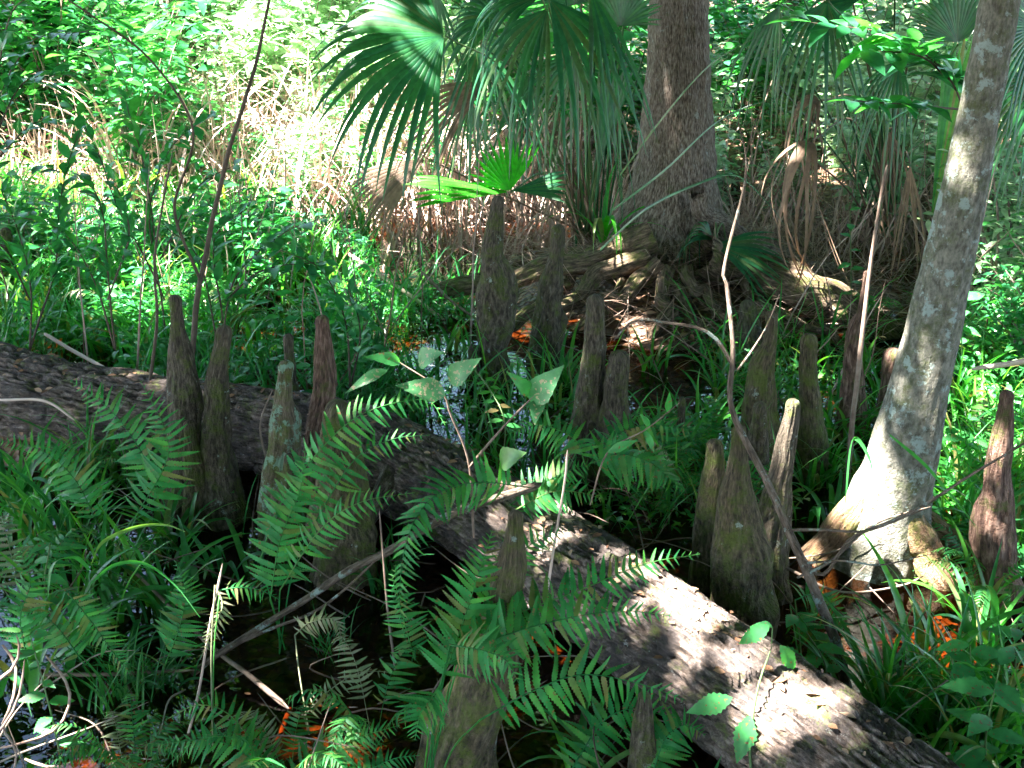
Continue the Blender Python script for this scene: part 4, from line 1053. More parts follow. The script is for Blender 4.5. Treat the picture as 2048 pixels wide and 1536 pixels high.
t = thing('holed_leaf_sprig', 'sprig with large pale insect-eaten leaves above the middle of the log', 'plant', P(945, 1090, .0))
for pts in ([(948, 1075, 3.3), (938, 930, 3.3), (900, 830, 3.3), (880, 780, 3.3), (790, 720, 3.3)], [(938, 935, 3.3), (985, 880, 3.28), (1030, 830, 3.25), (1068, 790, 3.22)]):
    g = Geo(); twig(g, qq(pts), .0045, .002, sides=7, wob=.003); g.build('stem', M['twig'], t)
for a_, b2_, wd, mk in [((900, 765), (940, 712), 1.15, 'big_leaf'), ((890, 790), (795, 755), 1.05, 'big_leaf'), ((1062, 805), (1112, 730), 1.15, 'big_leaf'), ((775, 740), (672, 778), .55, 'big_leaf'),
                        ((838, 725), (862, 695), 1.3, 'big_leaf'), ((800, 725), (740, 700), .8, 'herb'), ((1000, 925), (1030, 900), 1.4, 'grass'), ((1075, 800), (1070, 840), 1.2, 'big_leaf'), ((1060, 790), (1035, 745), .8, 'herb')]:
    leaf_at(t, Q(*a_, 3.27), Q(a_[0] + (b2_[0] - a_[0]) * .72, a_[1] + (b2_[1] - a_[1]) * .72, 3.20), wd, mk, tpl=LBD)
t = thing('arching_seedling', 'arching green seedling in rows of small pointed leaves before the central knee', 'plant', P(1000, 960, 0))
C = catmull(qq([(1010, 850, 3.7), (985, 790, 3.75), (965, 750, 3.8), (950, 740, 3.8)]), 14)
g = Geo(); tube(g, catmull([P(1000, 960, 0), C[0], C[7], C[-1]], 30), .002, 5); g.build('stem', M['green_stem'], t)
g = Geo()
for i, c_ in enumerate(C):
    place(g, LN, c_[None], np.array([[(-1) ** i, -.2, .1]]), np.array([[0, -.6, 1.]]), .05 * (1 - .03 * i), 1.2)
g.build('foliage', M['grass'], t)


def herb(lab, basepx, top, n, L, mk='herb', spread=.22, z=0, name='herb', seed=1, tpl=LS, ntop=None, tk=.0035):
    r = np.random.default_rng(seed); b = P(*basepx, z); tp_ = Q(*top)
    t = thing(name, lab, 'plant', b)
    C = catmull([b - [0, 0, .05], (b + tp_) / 2 + r.normal(0, .03, 3), tp_], 20)
    g = Geo(); tube(g, C, np.linspace(tk, tk * .5, 20), 6); g.build('stem', M['green_stem'], t)
    for i in range(n):
        k = .25 + .75 * i / max(1, n - 1); c_ = C[int(k * 19)]
        az = i * 2.4 + r.uniform(-.4, .4); d = np.array([math.cos(az), math.sin(az) * .7 - .2, r.uniform(-.15, .35)])
        leaf_at(t, c_, c_ + nrm(d) * L * r.uniform(.7, 1.1), r.uniform(.85, 1.15), mk, up=(0, -.4, 1), tpl=tpl)
    return t


herb('weak herb with toothed leaves growing over the sunlit log end', (1515, 1500), (1545, 1255, 2.75), 7, .10, seed=2)
t = thing('toothed_leaf_plant', 'plant with two big toothed leaves hanging before the sunlit log', 'plant', P(1530, 1560, 0))
g = Geo(); twig(g, qq([(1510, 1600, 2.45), (1500, 1500, 2.5), (1515, 1380, 2.55), (1545, 1290, 2.6)]), .004, .002, sides=6); g.build('stem', M['green_stem'], t)
leaf_at(t, Q(1500, 1430, 2.52), Q(1478, 1525, 2.45), 1.0, 'herb', tpl=LS)
leaf_at(t, Q(1465, 1395, 2.52), Q(1375, 1425, 2.5), .9, 'herb', tpl=LS)
leaf_at(t, Q(1540, 1250, 2.6), Q(1475, 1290, 2.6), .9, 'herb', tpl=LS)
leaf_at(t, Q(1560, 1290, 2.6), Q(1600, 1350, 2.6), .8, 'herb', tpl=LS)
for i, (lab, bp, tp2, n_, L_) in enumerate([
    ('broad-leaved plant at the lower right corner, nearest the bottom edge', (1990, 1570), (2000, 1330, 2.45), 12, .12),
    ('leafy plant above the corner plant at the lower right edge', (1960, 1500), (1940, 1290, 2.7), 10, .11),
    ('leafy sprout at the right edge below the broken-tipped knee', (2040, 1430), (2035, 1240, 2.8), 9, .10),
    ('leafy seedling at the foot of the mossy knee right of the log', (1600, 1420), (1590, 1230, 3.0), 8, .08),
    ('small leafy sprout above the bottom left vines', (120, 1500), (60, 1270, 2.75), 9, .07),
    ('sprout with bright leaves growing beside the dim lower left fern', (160, 1290), (100, 1085, 3.0), 8, .08),
    ('pale sunlit leafy sprout at the right edge above the pale bough', (1935, 790), (1930, 600, 4.9), 9, .10),
    ('leafy sprout right of the leaning tree at mid height', (1935, 1010), (1930, 880, 4.2), 10, .10),
    ('slender green sprig rising in front of the spiked knee', (1705, 640), (1700, 420, 5.6), 9, .08)]):
    herb(lab, bp, tp2, n_, L_, seed=10 + i)
# young maple-like sprig with horizontal twig to the right of centre
t = thing('thin_sprig', 'thin woody sprig with few small leaves before the round-topped knee', 'plant', P(1190, 1010, 0))
g = Geo(); twig(g, qq([(1180, 1010, 3.35), (1215, 905, 3.35), (1290, 860, 3.32), (1360, 805, 3.3)]), .003, .0015, sides=6); g.build('stem', M['twig'], t)
for a_, b2_ in [((1215, 905), (1270, 880)), ((1290, 860), (1310, 905)), ((1335, 825), (1340, 790)), ((1300, 855), (1285, 830))]:
    leaf_at(t, Q(*a_, 3.33), Q(*b2_, 3.3), .6, 'herb')
# teal shrub twigs across the left side
def sprayshrub(lab, stems, seed, mk='shrub', L=.085, group=None, gap=.055, m_st='stem_dark', name='shrub', tk=.005, tpl=LL):
    r = np.random.default_rng(seed); b = np.array(stems[0][0])
    t = thing(name, lab, 'shrub', b, group); gs = Geo(); gl_ = Geo()
    for st in stems:
        Lt = np.sum(np.linalg.norm(np.diff(np.array(st), axis=0), axis=1))
        C = twig(gs, st, tk, .0018, sides=6, wob=.006, seed=seed)
        k = max(3, int(Lt / gap)); i_ = np.linspace(len(C) * .3, len(C) - 1, k).astype(int)
        pos = C[i_]; n_ = len(pos)
        T = nrm(np.gradient(C, axis=0))[i_]
        for s in (-1, 1):
            d = np.cross(T, [0, 0, 1.]) * s + T * .5 + r.normal(0, .3, (n_, 3)) + [0, 0, .1]
            place(gl_, tpl, pos, d, np.array([0, -.15, 1.]) + r.normal(0, .3, (n_, 3)), L * r.uniform(.6, 1.15, n_), r.uniform(.85, 1.25, n_))
    gs.build('stems', M[m_st], t); gl_.build('foliage', M[mk], t)
    return t


for i, (lab, sts) in enumerate([
    ('teal-leaved shrub at left with twigs above the grass, second from the edge', [[(230, 700, 5.0), (190, 560, 5.0), (120, 460, 4.9), (20, 430, 4.9)], [(230, 700, 5.0), (215, 520, 5.0), (190, 380, 5.0), (90, 330, 5.0)], [(215, 600, 5.0), (260, 470, 5.0), (230, 360, 5.0)]]),
    ('shrub with drooping oval leaves right of the tallest left knee', [[(440, 720, 5.2), (470, 560, 5.2), (560, 470, 5.1), (640, 440, 5.1)], [(440, 720, 5.2), (400, 520, 5.2), (330, 450, 5.2)], [(450, 600, 5.2), (530, 540, 5.1), (650, 520, 5.0)], [(445, 640, 5.2), (430, 480, 5.2), (500, 410, 5.2)]]),
    ('shrub leaning in at the left edge over the stump', [[(60, 760, 5.0), (60, 560, 5.0), (20, 420, 5.0), (-30, 300, 5.0)], [(60, 700, 5.0), (110, 540, 5.0), (120, 400, 5.0), (160, 260, 5.0)], [(60, 600, 5.0), (20, 520, 4.9), (-40, 500, 4.9)]]),
    ('shrub with dark twigs and oval leaves before the sunlit thicket', [[(330, 660, 5.6), (300, 430, 5.6), (340, 300, 5.6), (420, 230, 5.6)], [(330, 600, 5.6), (240, 420, 5.6), (170, 250, 5.6), (110, 180, 5.6)], [(320, 520, 5.6), (390, 380, 5.6), (470, 330, 5.6)], [(310, 480, 5.6), (280, 300, 5.6), (250, 200, 5.6)]]),
    ('teal leafy shrub reaching in from the top left corner', [[(-30, 520, 5.2), (-20, 250, 5.2), (60, 90, 5.2), (180, 60, 5.1)], [(-20, 300, 5.2), (40, 170, 5.2), (120, 150, 5.1)], [(-20, 250, 5.2), (20, 30, 5.2), (110, -20, 5.1)], [(-25, 340, 5.2), (60, 250, 5.1), (130, 240, 5.1)]]),
    ('thin shrub with sparse leaves bending over the gap right of the left knees', [[(700, 780, 5.0), (690, 640, 5.0), (640, 540, 5.0), (560, 500, 5.0)], [(700, 780, 5.0), (720, 660, 5.0), (690, 560, 5.0)]]),
    ('broad sunlit leaves on a twig across the top right', [[(1960, 330, 4.6), (1900, 160, 4.6), (1780, 70, 4.5), (1620, 45, 4.5)], [(1900, 160, 4.6), (1840, 110, 4.5), (1720, 100, 4.4)], [(1930, 220, 4.6), (1850, 210, 4.5), (1700, 200, 4.4)]]),
]):
    sprayshrub(lab, [qq(s) for s in sts], 50 + i, L=.15 if 'sunlit leaves' in lab else .095, mk='shrub', gap=.045)

# ------------------------------------------------------------------ grass clumps (individual ones in view)
def clump_geo(n, L, wd, seed, spread=.05, e=(1.0, 1.5), bend=(.6, 2.0), cols=3, K=10):
    r = np.random.default_rng(seed); g = Geo()
    base = np.stack([r.normal(0, spread, n), r.normal(0, spread, n), np.full(n, -.02)], -1)
    az = r.uniform(0, 2 * np.pi, n)
    blades(g, base, az, L * r.uniform(.55, 1.1, n), wd * r.uniform(.7, 1.2, n), r.uniform(*e, n), r.uniform(*bend, n), K=K, cols=cols, r=r)
    return g


protos = [clump_geo(15, .44, .026, 1, e=(1.0, 1.5), bend=(.8, 2.2)), clump_geo(20, .52, .021, 2, .06, bend=(.4, 1.8)), clump_geo(11, .36, .030, 3, .04, bend=(.9, 2.4)), clump_geo(30, .38, .011, 4, .07, bend=(.4, 1.6))]
PM = []
for i, pg in enumerate(protos):
    for mk in ('grass', 'grass_dark'):
        o = pg.build('grass_clump', M[mk]); PM.append(o.data); bpy.data.objects.remove(o)


def clump(k, mk, px, py, sc, lab, grp=None, z=0., name='grass_clump'):
    o = bpy.data.objects.new(name, PM[k * 2 + (0 if mk == 'grass' else 1)]); COL.objects.link(o)
    p_ = P(px, py, z); o.location = [float(v) for v in p_]; o.rotation_euler = (0, 0, float(rng.uniform(0, 6.28))); o.scale = (sc,) * 3
    return tag(o, lab, 'grass', grp)


NAMED = [(0, 'grass', 175, 1290, 1.0, 'grass clump with two long arching blades in the left pool'),
         (2, 'grass', 60, 1380, 1.0, 'grass clump above the vines at the lower left edge'),
         (0, 'grass', 1870, 1400, 1.15, 'tall grass clump before the leaning tree at lower right, left of the leafy plants'),
         (1, 'grass', 1780, 1460, .9, 'grass clump in dark water between the crooked sapling and the lower right plants'),
         (0, 'grass', 1960, 1300, 1.0, 'grass clump at the right edge below the broken-tipped knee'),
         (2, 'grass', 1660, 1050, .9, 'broad-bladed clump at the left foot of the leaning tree'),
         (0, 'grass', 1400, 900, .95, 'grass clump left of the knob-headed knee'),
         (1, 'grass', 1330, 960, .9, 'grass clump between the round-topped knee and the thin small knee'),
         (0, 'grass', 1130, 770, .8, 'arching grass clump at the foot of the lumpy tapering knee'),
         (1, 'grass', 660, 660, 1.0, 'upright grass clump in the bright gap behind the lichened knee'),
         (1, 'grass', 300, 760, 1.1, 'tall bright grass clump behind the log at left'),
         (2, 'grass', 1390, 1650, .6, 'arching blades at the bottom edge right of the short brown knee'),
         (2, 'grass', 1170, 1560, .8, 'arching blades at the bottom edge between the two foreground knees'),
         (0, 'grass', 1770, 800, .8, 'grass clump behind the spiked knee'),
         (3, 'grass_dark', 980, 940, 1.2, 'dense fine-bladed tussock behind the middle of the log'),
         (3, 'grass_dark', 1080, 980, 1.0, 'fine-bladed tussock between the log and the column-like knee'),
         (0, 'grass', 1960, 1000, .9, 'grass clump between the leaning tree and the broken-tipped knee'),
         (1, 'grass', 1990, 700, 1.1, 'tall grass clump at the right edge behind the pale bough'),
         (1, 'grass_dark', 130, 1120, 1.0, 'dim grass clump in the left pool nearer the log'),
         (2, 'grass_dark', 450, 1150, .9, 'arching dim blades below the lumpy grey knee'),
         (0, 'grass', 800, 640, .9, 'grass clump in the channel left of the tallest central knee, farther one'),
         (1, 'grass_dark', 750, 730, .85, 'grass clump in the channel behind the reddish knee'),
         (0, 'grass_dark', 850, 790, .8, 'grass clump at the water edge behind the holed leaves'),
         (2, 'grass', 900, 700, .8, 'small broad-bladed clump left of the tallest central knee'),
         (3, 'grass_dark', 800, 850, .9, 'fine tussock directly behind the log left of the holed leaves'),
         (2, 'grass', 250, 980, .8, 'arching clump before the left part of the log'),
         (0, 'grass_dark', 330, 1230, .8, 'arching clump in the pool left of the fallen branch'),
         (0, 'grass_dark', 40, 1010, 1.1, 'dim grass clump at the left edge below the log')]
for k, mk, x, y, s_, lab in NAMED:
    clump(k, mk, x, y, s_, lab)
# two signature blades in the left pool
for i, (lab, pts, wd) in enumerate([('bright grass blade arching right over the left pool', [(182, 1130, 2.95), (205, 1085, 2.93), (270, 1055, 2.9), (330, 1050, 2.9), (370, 1064, 2.9)], .016),
                                    ('long grass blade arching down to the right in the left pool', [(180, 1168, 2.95), (230, 1130, 2.9), (290, 1128, 2.88), (350, 1170, 2.85), (400, 1235, 2.8)], .015),
                                    ('grass blade drooping left in the left pool', [(180, 1140, 2.95), (150, 1115, 2.93), (105, 1130, 2.9), (95, 1200, 2.88)], .02),
                                    ('wide grass blade arching before the leaning tree foot', [(1690, 1010, 3.2), (1705, 880, 3.2), (1740, 920, 3.15), (1745, 990, 3.1)], .018),
                                    ('long grass blade falling across the leaning tree base', [(1780, 870, 3.3), (1850, 930, 3.25), (1910, 1000, 3.2), (1950, 1050, 3.2)], .012)]):
    C = catmull(qq(pts), 30); tt_ = np.linspace(0, 1, 30); W = (wd * .5 * np.minimum(1, .4 + 3 * tt_) * (1 - tt_ ** 3) + .0008)[:, None]
    g = Geo(); sd = np.array([.15, -.45, .9]) if i != 2 else np.array([.8, -.3, .5]); g.grid(np.stack([C - sd * W, C + [0, .2 * wd, 0], C + sd * W], 1))
    tag(g.build('arching_grass', M['grass'], None, origin=C[0]), lab, 'grass', 'long arching grass blades')

def inside_log(x, y):
    d = np.min(np.hypot(A[None, :, 0] - x[:, None], A[None, :, 1] - y[:, None]), 1)
    return d < 0.2


# scattered clumps over the marsh, grouped by the place they grow in
ZONES = [('grass clumps in the marsh behind the log at left', 'fresh green grass clump in the bright marsh behind the log at left', 74, (-20, 700), (470, 740), (0, 1), 'grass', (.8, 1.25)),
         ('grass clumps at the right edge behind the leaning tree', 'green grass clump in the dappled marsh right of the leaning tree', 42, (1900, 2060), (600, 1150), (0, 1, 2), 'grass', (.6, 1.0)),
         ('grass clumps between the right-hand knees', 'green grass clump growing between the right-hand knees', 34, (1240, 1800), (720, 1000), (0, 2), 'grass', (.5, .85)),
         ('dim grass clumps in the left pool', 'dim grass clump standing in the shaded left pool', 16, (-20, 420), (930, 1250), (0, 1, 2), 'grass', (.7, 1.05)),
         ('grass clumps in the lower right pool', 'grass clump standing in the dark lower right pool', 18, (1720, 2060), (1230, 1560), (0, 1), 'grass', (.7, 1.0)),
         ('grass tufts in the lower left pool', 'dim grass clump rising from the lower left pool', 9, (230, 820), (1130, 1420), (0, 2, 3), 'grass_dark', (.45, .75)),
         ('grass clumps before the sunlit thicket', 'grass clump in front of the sunlit thicket at upper left', 22, (-20, 900), (380, 480), (0, 1), 'grass', (.8, 1.4))]
for grp, lab, n_, xr, yr, ks, mk, sr in ZONES:
    for _ in range(n_):
        x, y = rng.uniform(*xr), rng.uniform(*yr); pt = P(x, y, 0)
        if inside_log(pt[None, 0], pt[None, 1])[0]: continue
        if 1600 < x < 1900 and 1040 < y < 1330: continue
        clump(int(rng.choice(ks)), mk, x, y, float(rng.uniform(*sr)), lab, grp, z=max(0., float(gh(pt[None, 0], pt[None, 1])[0])) if pt[1] > 8 else -.02)

# ------------------------------------------------------------------ shrubs and thicket behind
def shrub_proto(seed, h, nst, nl, L, mk, tpl=LL, spread=.5):
    r = np.random.default_rng(seed)
    t = thing('shrub', 'x', 'shrub', (0, 0, 0)); gs = Geo(); gl_ = Geo()
    for s in range(nst):
        az = r.uniform(0, 6.28); out_ = spread * h * r.uniform(.3, 1)
        tip_ = np.array([math.cos(az) * out_, math.sin(az) * out_, h * r.uniform(.65, 1.05)])
        mid = tip_ * [.35, .35, .6] + r.normal(0, .04, 3)
        C = twig(gs, [np.zeros(3) - [0, 0, .1], mid, tip_], .009, .003, n=16, sides=5, wob=.01, seed=seed + s)
        pos = C[r.integers(4, 16, nl)] + r.normal(0, .09 * h, (nl, 3)) * [1, 1, .7]
        place(gl_, tpl, pos, rdir(nl, -.35, .4, r), np.array([0, 0, 1.]) + r.normal(0, .45, (nl, 3)), L * r.uniform(.6, 1.2, nl), r.uniform(.8, 1.3, nl))
    gs.build('stems', M['twig'], t); gl_.build('foliage', M[mk], t)
    return t


def scatter(protos_, n, fn, lab, grp, sr=(.8, 1.25), z0=None):
    for i in range(n):
        p_ = fn(); z = float(gh(np.array([p_[0]]), np.array([p_[1]]))[0])
        dup(protos_[i % len(protos_)], (p_[0], p_[1], max(z, -.05)), rng.uniform(0, 6.28), rng.uniform(*sr), lab, grp)


def zone(xr, yr):
    """point on the ground: pixel column range, distance range"""
    def f():
        Y = rng.uniform(*yr); x = rng.uniform(*xr)
        return np.array([(x - 1024) / F * Y / math.cos(PITCH) * 1.0 * (1 - 0.0), Y])
    return f


pr_sun_tint = [shrub_proto(1, 1.15, 9, 48, .17, 'shrub_sun_tint'), shrub_proto(2, 1.6, 10, 50, .20, 'shrub_sun_tint'), shrub_proto(3, .8, 8, 42, .14, 'shrub_sun_tint', spread=.8)]
pr_dark = [shrub_proto(4, 1.3, 9, 60, .14, 'shrub'), shrub_proto(5, 1.8, 10, 60, .17, 'shrub'), shrub_proto(6, .7, 6, 80, .085, 'shrub')]
pr_small = [shrub_proto(7, .75, 7, 90, .06, 'shrub_sun_tint', LN), shrub_proto(8, .55, 6, 80, .055, 'shrub', LN)]
scatter(pr_sun_tint, 34, zone((330, 1000), (11.2, 15.5)), 'dazzling sunlit broad-leaved shrub in the upper left thicket', 'sunlit shrubs of the upper left thicket', (.8, 1.2))
scatter([pr_sun_tint[2], pr_dark[2]], 18, zone((150, 900), (9.0, 11.3)), 'low pale shrub on the dry bank below the thicket', 'low shrubs on the dry bank', (.5, .8))
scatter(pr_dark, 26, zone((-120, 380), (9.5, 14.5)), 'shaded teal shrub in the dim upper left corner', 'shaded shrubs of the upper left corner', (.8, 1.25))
scatter(pr_sun_tint, 22, zone((1380, 2000), (9.8, 14.5)), 'dappled broad-leaved shrub behind the palms right of the cypress', 'dappled shrubs behind the right palm', (.7, 1.1))
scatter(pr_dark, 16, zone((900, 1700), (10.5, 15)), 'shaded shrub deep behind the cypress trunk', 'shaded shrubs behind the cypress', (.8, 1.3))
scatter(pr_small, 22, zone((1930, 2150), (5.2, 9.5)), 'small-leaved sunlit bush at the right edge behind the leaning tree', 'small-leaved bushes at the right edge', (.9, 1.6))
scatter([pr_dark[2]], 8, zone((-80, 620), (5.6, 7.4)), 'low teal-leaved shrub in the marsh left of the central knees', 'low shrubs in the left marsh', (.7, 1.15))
scatter(pr_sun_tint, 8, zone((1350, 2000), (8.2, 9.8)), 'low sunlit shrub just behind the right palm', 'low shrubs just behind the right palm', (.45, .7))
for p_ in pr_sun_tint + pr_dark + pr_small:
    for c_ in list(p_.children): bpy.data.objects.remove(c_)
    bpy.data.objects.remove(p_)
# background trunks
for i, (x, Y, wd, ln, lab) in enumerate([(70, 11.5, .16, -.02, 'dark trunk near the top left corner, leftmost of three'), (112, 12.5, .13, .03, 'dark trunk near the top left corner, middle of three'), (150, 12.0, .17, -.01, 'dark trunk near the top left corner, rightmost of three'),
                                         (405, 13.0, .20, .02, 'dark trunk behind the sunlit thicket, left of the dark sapling'), (530, 14.5, .18, -.03, 'dark trunk behind the sunlit thicket, right of the dark sapling'),
                                         (1520, 14.0, .22, .0, 'dark trunk between the cypress and right palm'), (1790, 15.0, .2, .04, 'dark trunk behind the hanging palm'), (2030, 12.0, .16, -.05, 'dark trunk at the top right corner'),
                                         (800, 16.0, .24, .0, 'far trunk above the broad left palm fan')]):
    b = np.array([(x - 1024) / F * Y / math.cos(PITCH), Y, 0.1])
    t = thing('background_tree', lab, 'tree', b)
    g = Geo(); C = catmull([b - [0, 0, .3], b + [ln * 2, 0, 2], b + [ln * 8, 0.1, 5], b + [ln * 14, 0, 9]], 60)
    tube(g, C, np.interp(np.linspace(0, 1, 60), [0, .08, 1], [wd * .8, wd * .5, wd * .28]), 20,
         lambda st, C, a: 0.12 * vn(np.stack([np.broadcast_to(np.cos(a) * 3, st.shape[:2]), np.broadcast_to(np.sin(a) * 3, st.shape[:2]), st[..., 2] * 2], -1), i))
    g.build('trunk', M['cypress'], t)
    nl = 3500; g = Geo(); c0 = C[-1]
    pos = c0 + rng.normal(0, 1, (nl, 3)) * [1.5, 1.5, 1.1] + [0, 0, -1.0]
    pos = pos[let_sun(pos)]; nl = len(pos)
    place(g, leaf_tpl(4, .5, .2, .3), pos, rdir(nl), np.array([0, 0, 1.]) + rng.normal(0, .5, (nl, 3)), rng.uniform(.12, .26, nl))
    g.build('crown', M['canopy'], t)
# far wood as one mass
nl = 60000; g = Geo()
pos = np.stack([rng.uniform(-17, 17, nl), rng.uniform(16, 26, nl), rng.uniform(-.1, 1, nl) * (5.0 + 2.0 * vn(np.stack([np.linspace(-17, 17, nl) * .5] + [np.zeros(nl)] * 2, -1), 4))], -1)
keep = vn(pos * .55, 77) > -.25; pos = pos[keep]; nl = len(pos)
place(g, leaf_tpl(4, .5, .2, .3), pos, rdir(nl), np.array([0, 0, 1.]) + rng.normal(0, .5, (nl, 3)), rng.uniform(.12, .30, nl))
for _ in range(40):
    b = np.array([rng.uniform(-17, 17), rng.uniform(16, 24), -.2]); tube(g, catmull([b, b + [rng.normal(0, .3), 0, 4], b + [rng.normal(0, .8), 0, 9]], 12), np.linspace(.12, .05, 12), 7)
setting(g.build('far_woods', M['shrub']), 'stuff', 'dense leafy wood behind the thicket', 'woods')

# ------------------------------------------------------------------ litter, dead stalks, low growth (masses)
def scatter_ground(n, xr, yr, pix=True):
    x = rng.uniform(*xr, n); y = rng.uniform(*yr, n)
    return x, y


n_ = 26000
Y = 2.0 + 15 * rng.uniform(0, 1, n_) ** 1.5; x = rng.uniform(-.52, .52, n_) * (Y + .5)
z = gh(x, Y)
pos = np.stack([x, Y, z + rng.uniform(.002, .03, n_)], -1)
land = z > -.035
for sel, nm, mk, lab in ((land, 'leaf_litter', 'litter', 'brown fallen leaves and chips covering the banks'), (~land, 'drowned_litter', 'litter_wet', 'orange rotting leaves on the bottom of the pool')):
    g = Geo(); p_ = pos[sel]; k = len(p_)
    d = rdir(k, -.25, .25)
    place(g, leaf_tpl(4, .5, .3, .1), p_, d, np.array([0, 0, 1.]) + rng.normal(0, .3, (k, 3)), rng.uniform(.03, .085, k))
    setting(g.build(nm, M[mk]), 'stuff', lab, 'litter')
sel_ = rng.integers(60, 940, 420); th = rng.normal(0, .45, 420); T_ = nrm(np.gradient(A[:, :3], axis=0))[sel_]; sd_ = nrm(np.cross(T_, [0, 0, 1.])); up_ = np.cross(sd_, T_)
nn_ = sd_ * np.sin(th)[:, None] + up_ * np.cos(th)[:, None]; g = Geo()
place(g, leaf_tpl(4, .5, .3, .1), A[sel_, :3] + nn_ * (A[sel_, 3] * 1.02)[:, None], rdir(420, -.2, .2), nn_ + rng.normal(0, .25, (420, 3)), rng.uniform(.012, .045, 420))
setting(g.build('log_litter', M['litter']), 'stuff', 'small dead leaves caught on top of the log', 'litter')
# floating bits
n_ = 1500
Y = 2.1 + 7 * rng.uniform(0, 1, n_) ** 1.3; x = rng.uniform(-.5, .5, n_) * (Y + .5)
sel = (gh(x, Y) < -.01) & (vn(np.stack([x * 1.6, Y * 1.6, x * 0], -1), 91) > .0)
x, Y = x[sel], Y[sel]; k = len(x); g = Geo(); d = rdir(k, -.03, .03)
place(g, leaf_tpl(4, .55, .05, .02), np.stack([x, Y, np.full(k, .004)], -1), d, np.array([0, 0, 1.]) + rng.normal(0, .03, (k, 3)), rng.uniform(.005, .022, k))
setting(g.build('floating_debris', M['litter_wet']), 'stuff', 'small leaf bits floating on the dark water', 'debris')
# dead stalks / twig tangle
g = Geo(); n_ = 9000
Y = rng.uniform(7.6, 13.5, n_); x = (rng.uniform(-150, 2150, n_) - 1024) / F * Y * 1.06
k = vn(np.stack([x * .9, Y * .9, x * 0], -1), 31) > -.35; x, Y = x[k], Y[k]; n_ = len(x)
blades(g, np.stack([x, Y, np.maximum(gh(x, Y), -.05)], -1), rng.uniform(0, 6.28, n_), rng.uniform(.15, .75, n_), rng.uniform(.007, .02, n_), rng.uniform(.05, 1.5, n_), rng.uniform(-.2, 1.2, n_), K=5, cols=3)
n_ = 2600   # around the cypress roots
a_ = rng.uniform(0, 6.28, n_); rr_ = rng.uniform(.3, 2.0, n_); x = TREE[0] + np.cos(a_) * rr_; Y = TREE[1] - .1 + np.sin(a_) * rr_ * .8
k = gh(x, Y) > -.07; x, Y = x[k], Y[k]; n_ = len(x)
blades(g, np.stack([x, Y, gh(x, Y) + rng.uniform(.01, .10, n_)], -1), rng.uniform(0, 6.28, n_), rng.uniform(.1, .5, n_), rng.uniform(.0025, .008, n_), rng.uniform(-.02, .8, n_), rng.uniform(-.2, .9, n_), K=5, cols=3)
setting(g.build('dead_stalks', M['duff']), 'stuff', 'tangle of dry fallen stalks and twigs on the banks', 'dead stalks')
# fine dark twigs in the pools
g = Geo(); r_ = np.random.default_rng(5)
for _ in range(330):
    Y0 = 2.3 + 4.5 * r_.uniform() ** 1.2; x0 = r_.uniform(-.48, .48) * (Y0 + .4); L0 = r_.uniform(.12, .5); az = r_.uniform(0, 6.28)
    p0 = np.array([x0, Y0, r_.uniform(-.03, .02)]); p1 = p0 + [math.cos(az) * L0, math.sin(az) * L0, r_.uniform(-.02, .25)]
    twig(g, [p0, (p0 + p1) / 2 + r_.normal(0, .03, 3), p1], .0035, .0012, n=10, sides=5, wob=.006)
setting(g.build('twig_debris', M['twig']), 'stuff', 'loose dead twigs lying in the dark water', 'twigs')
g = Geo(); r_ = np.random.default_rng(8)
for _ in range(230):
    Y0 = r_.uniform(5.0, 12.5); px_ = r_.uniform(-60, 950) if r_.uniform() < .7 else r_.uniform(1400, 2100); x0 = (px_ - 1024) / F * Y0 * 1.06
    h0 = r_.uniform(.3, 1.3); p0 = np.array([x0, Y0, -.05]); p1 = p0 + [r_.normal(0, .22), r_.normal(0, .15), h0]
    twig(g, [p0, (p0 + p1) / 2 + r_.normal(0, .04, 3), p1], r_.uniform(.003, .007), .0015, n=9, sides=5, wob=.008)
setting(g.build('thin_stems', M['vine']), 'stuff', 'thin brown stems rising through the undergrowth', 'stems')
g = Geo(); r_ = np.random.default_rng(18); n_ = 1500
Y = r_.uniform(8.8, 12.6, n_); x = (r_.uniform(250, 1120, n_) - 1024) / F * Y * 1.06
blades(g, np.stack([x, Y, np.maximum(gh(x, Y), 0)], -1), r_.uniform(0, 6.28, n_), r_.uniform(.4, 1.3, n_), r_.uniform(.010, .026, n_), r_.uniform(.7, 1.5, n_), r_.uniform(.2, 2.3, n_), K=8, cols=3, r=r_)
setting(g.build('bleached_stalks', M['reed']), 'stuff', 'bleached bent stalks standing in the sunny glade', 'dead stalks')
# low leafy ground cover
def cover(nm, lab, n, xr, Yr, Lr, hr, mk, thr, seed, wdens=None):
    r = np.random.default_rng(seed)
    Y = r.uniform(*Yr, n); x = (r.uniform(*xr, n) - 1024) / F * Y * 1.06
    p = np.stack([x, Y, x * 0], -1); k = vn(p * 1.5, seed) > thr; p = p[k]; k = len(p)
    p[:, 2] = np.maximum(gh(p[:, 0], p[:, 1]), 0) + r.uniform(*hr, k) * (vn(p * 2.1, seed + 1) * .5 + .7)
    g = Geo(); place(g, LN, p, rdir(k, -.3, .5, r), np.array([0, 0, 1.]) + r.normal(0, .4, (k, 3)), r.uniform(*Lr, k), r.uniform(.8, 1.4, k))
    m_ = k // (3 if nm == 'marsh_undergrowth' else 6); blades(g, p[:m_] * [1, 1, 0] + [0, 0, -.03], r.uniform(0, 6.28, m_), r.uniform(.15, .5, m_), r.uniform(.006, .017, m_), r.uniform(1.1, 1.5, m_), r.uniform(.2, 1.6, m_), K=6, cols=3)
    setting(g.build(nm, M[mk]), 'stuff', lab, 'undergrowth')


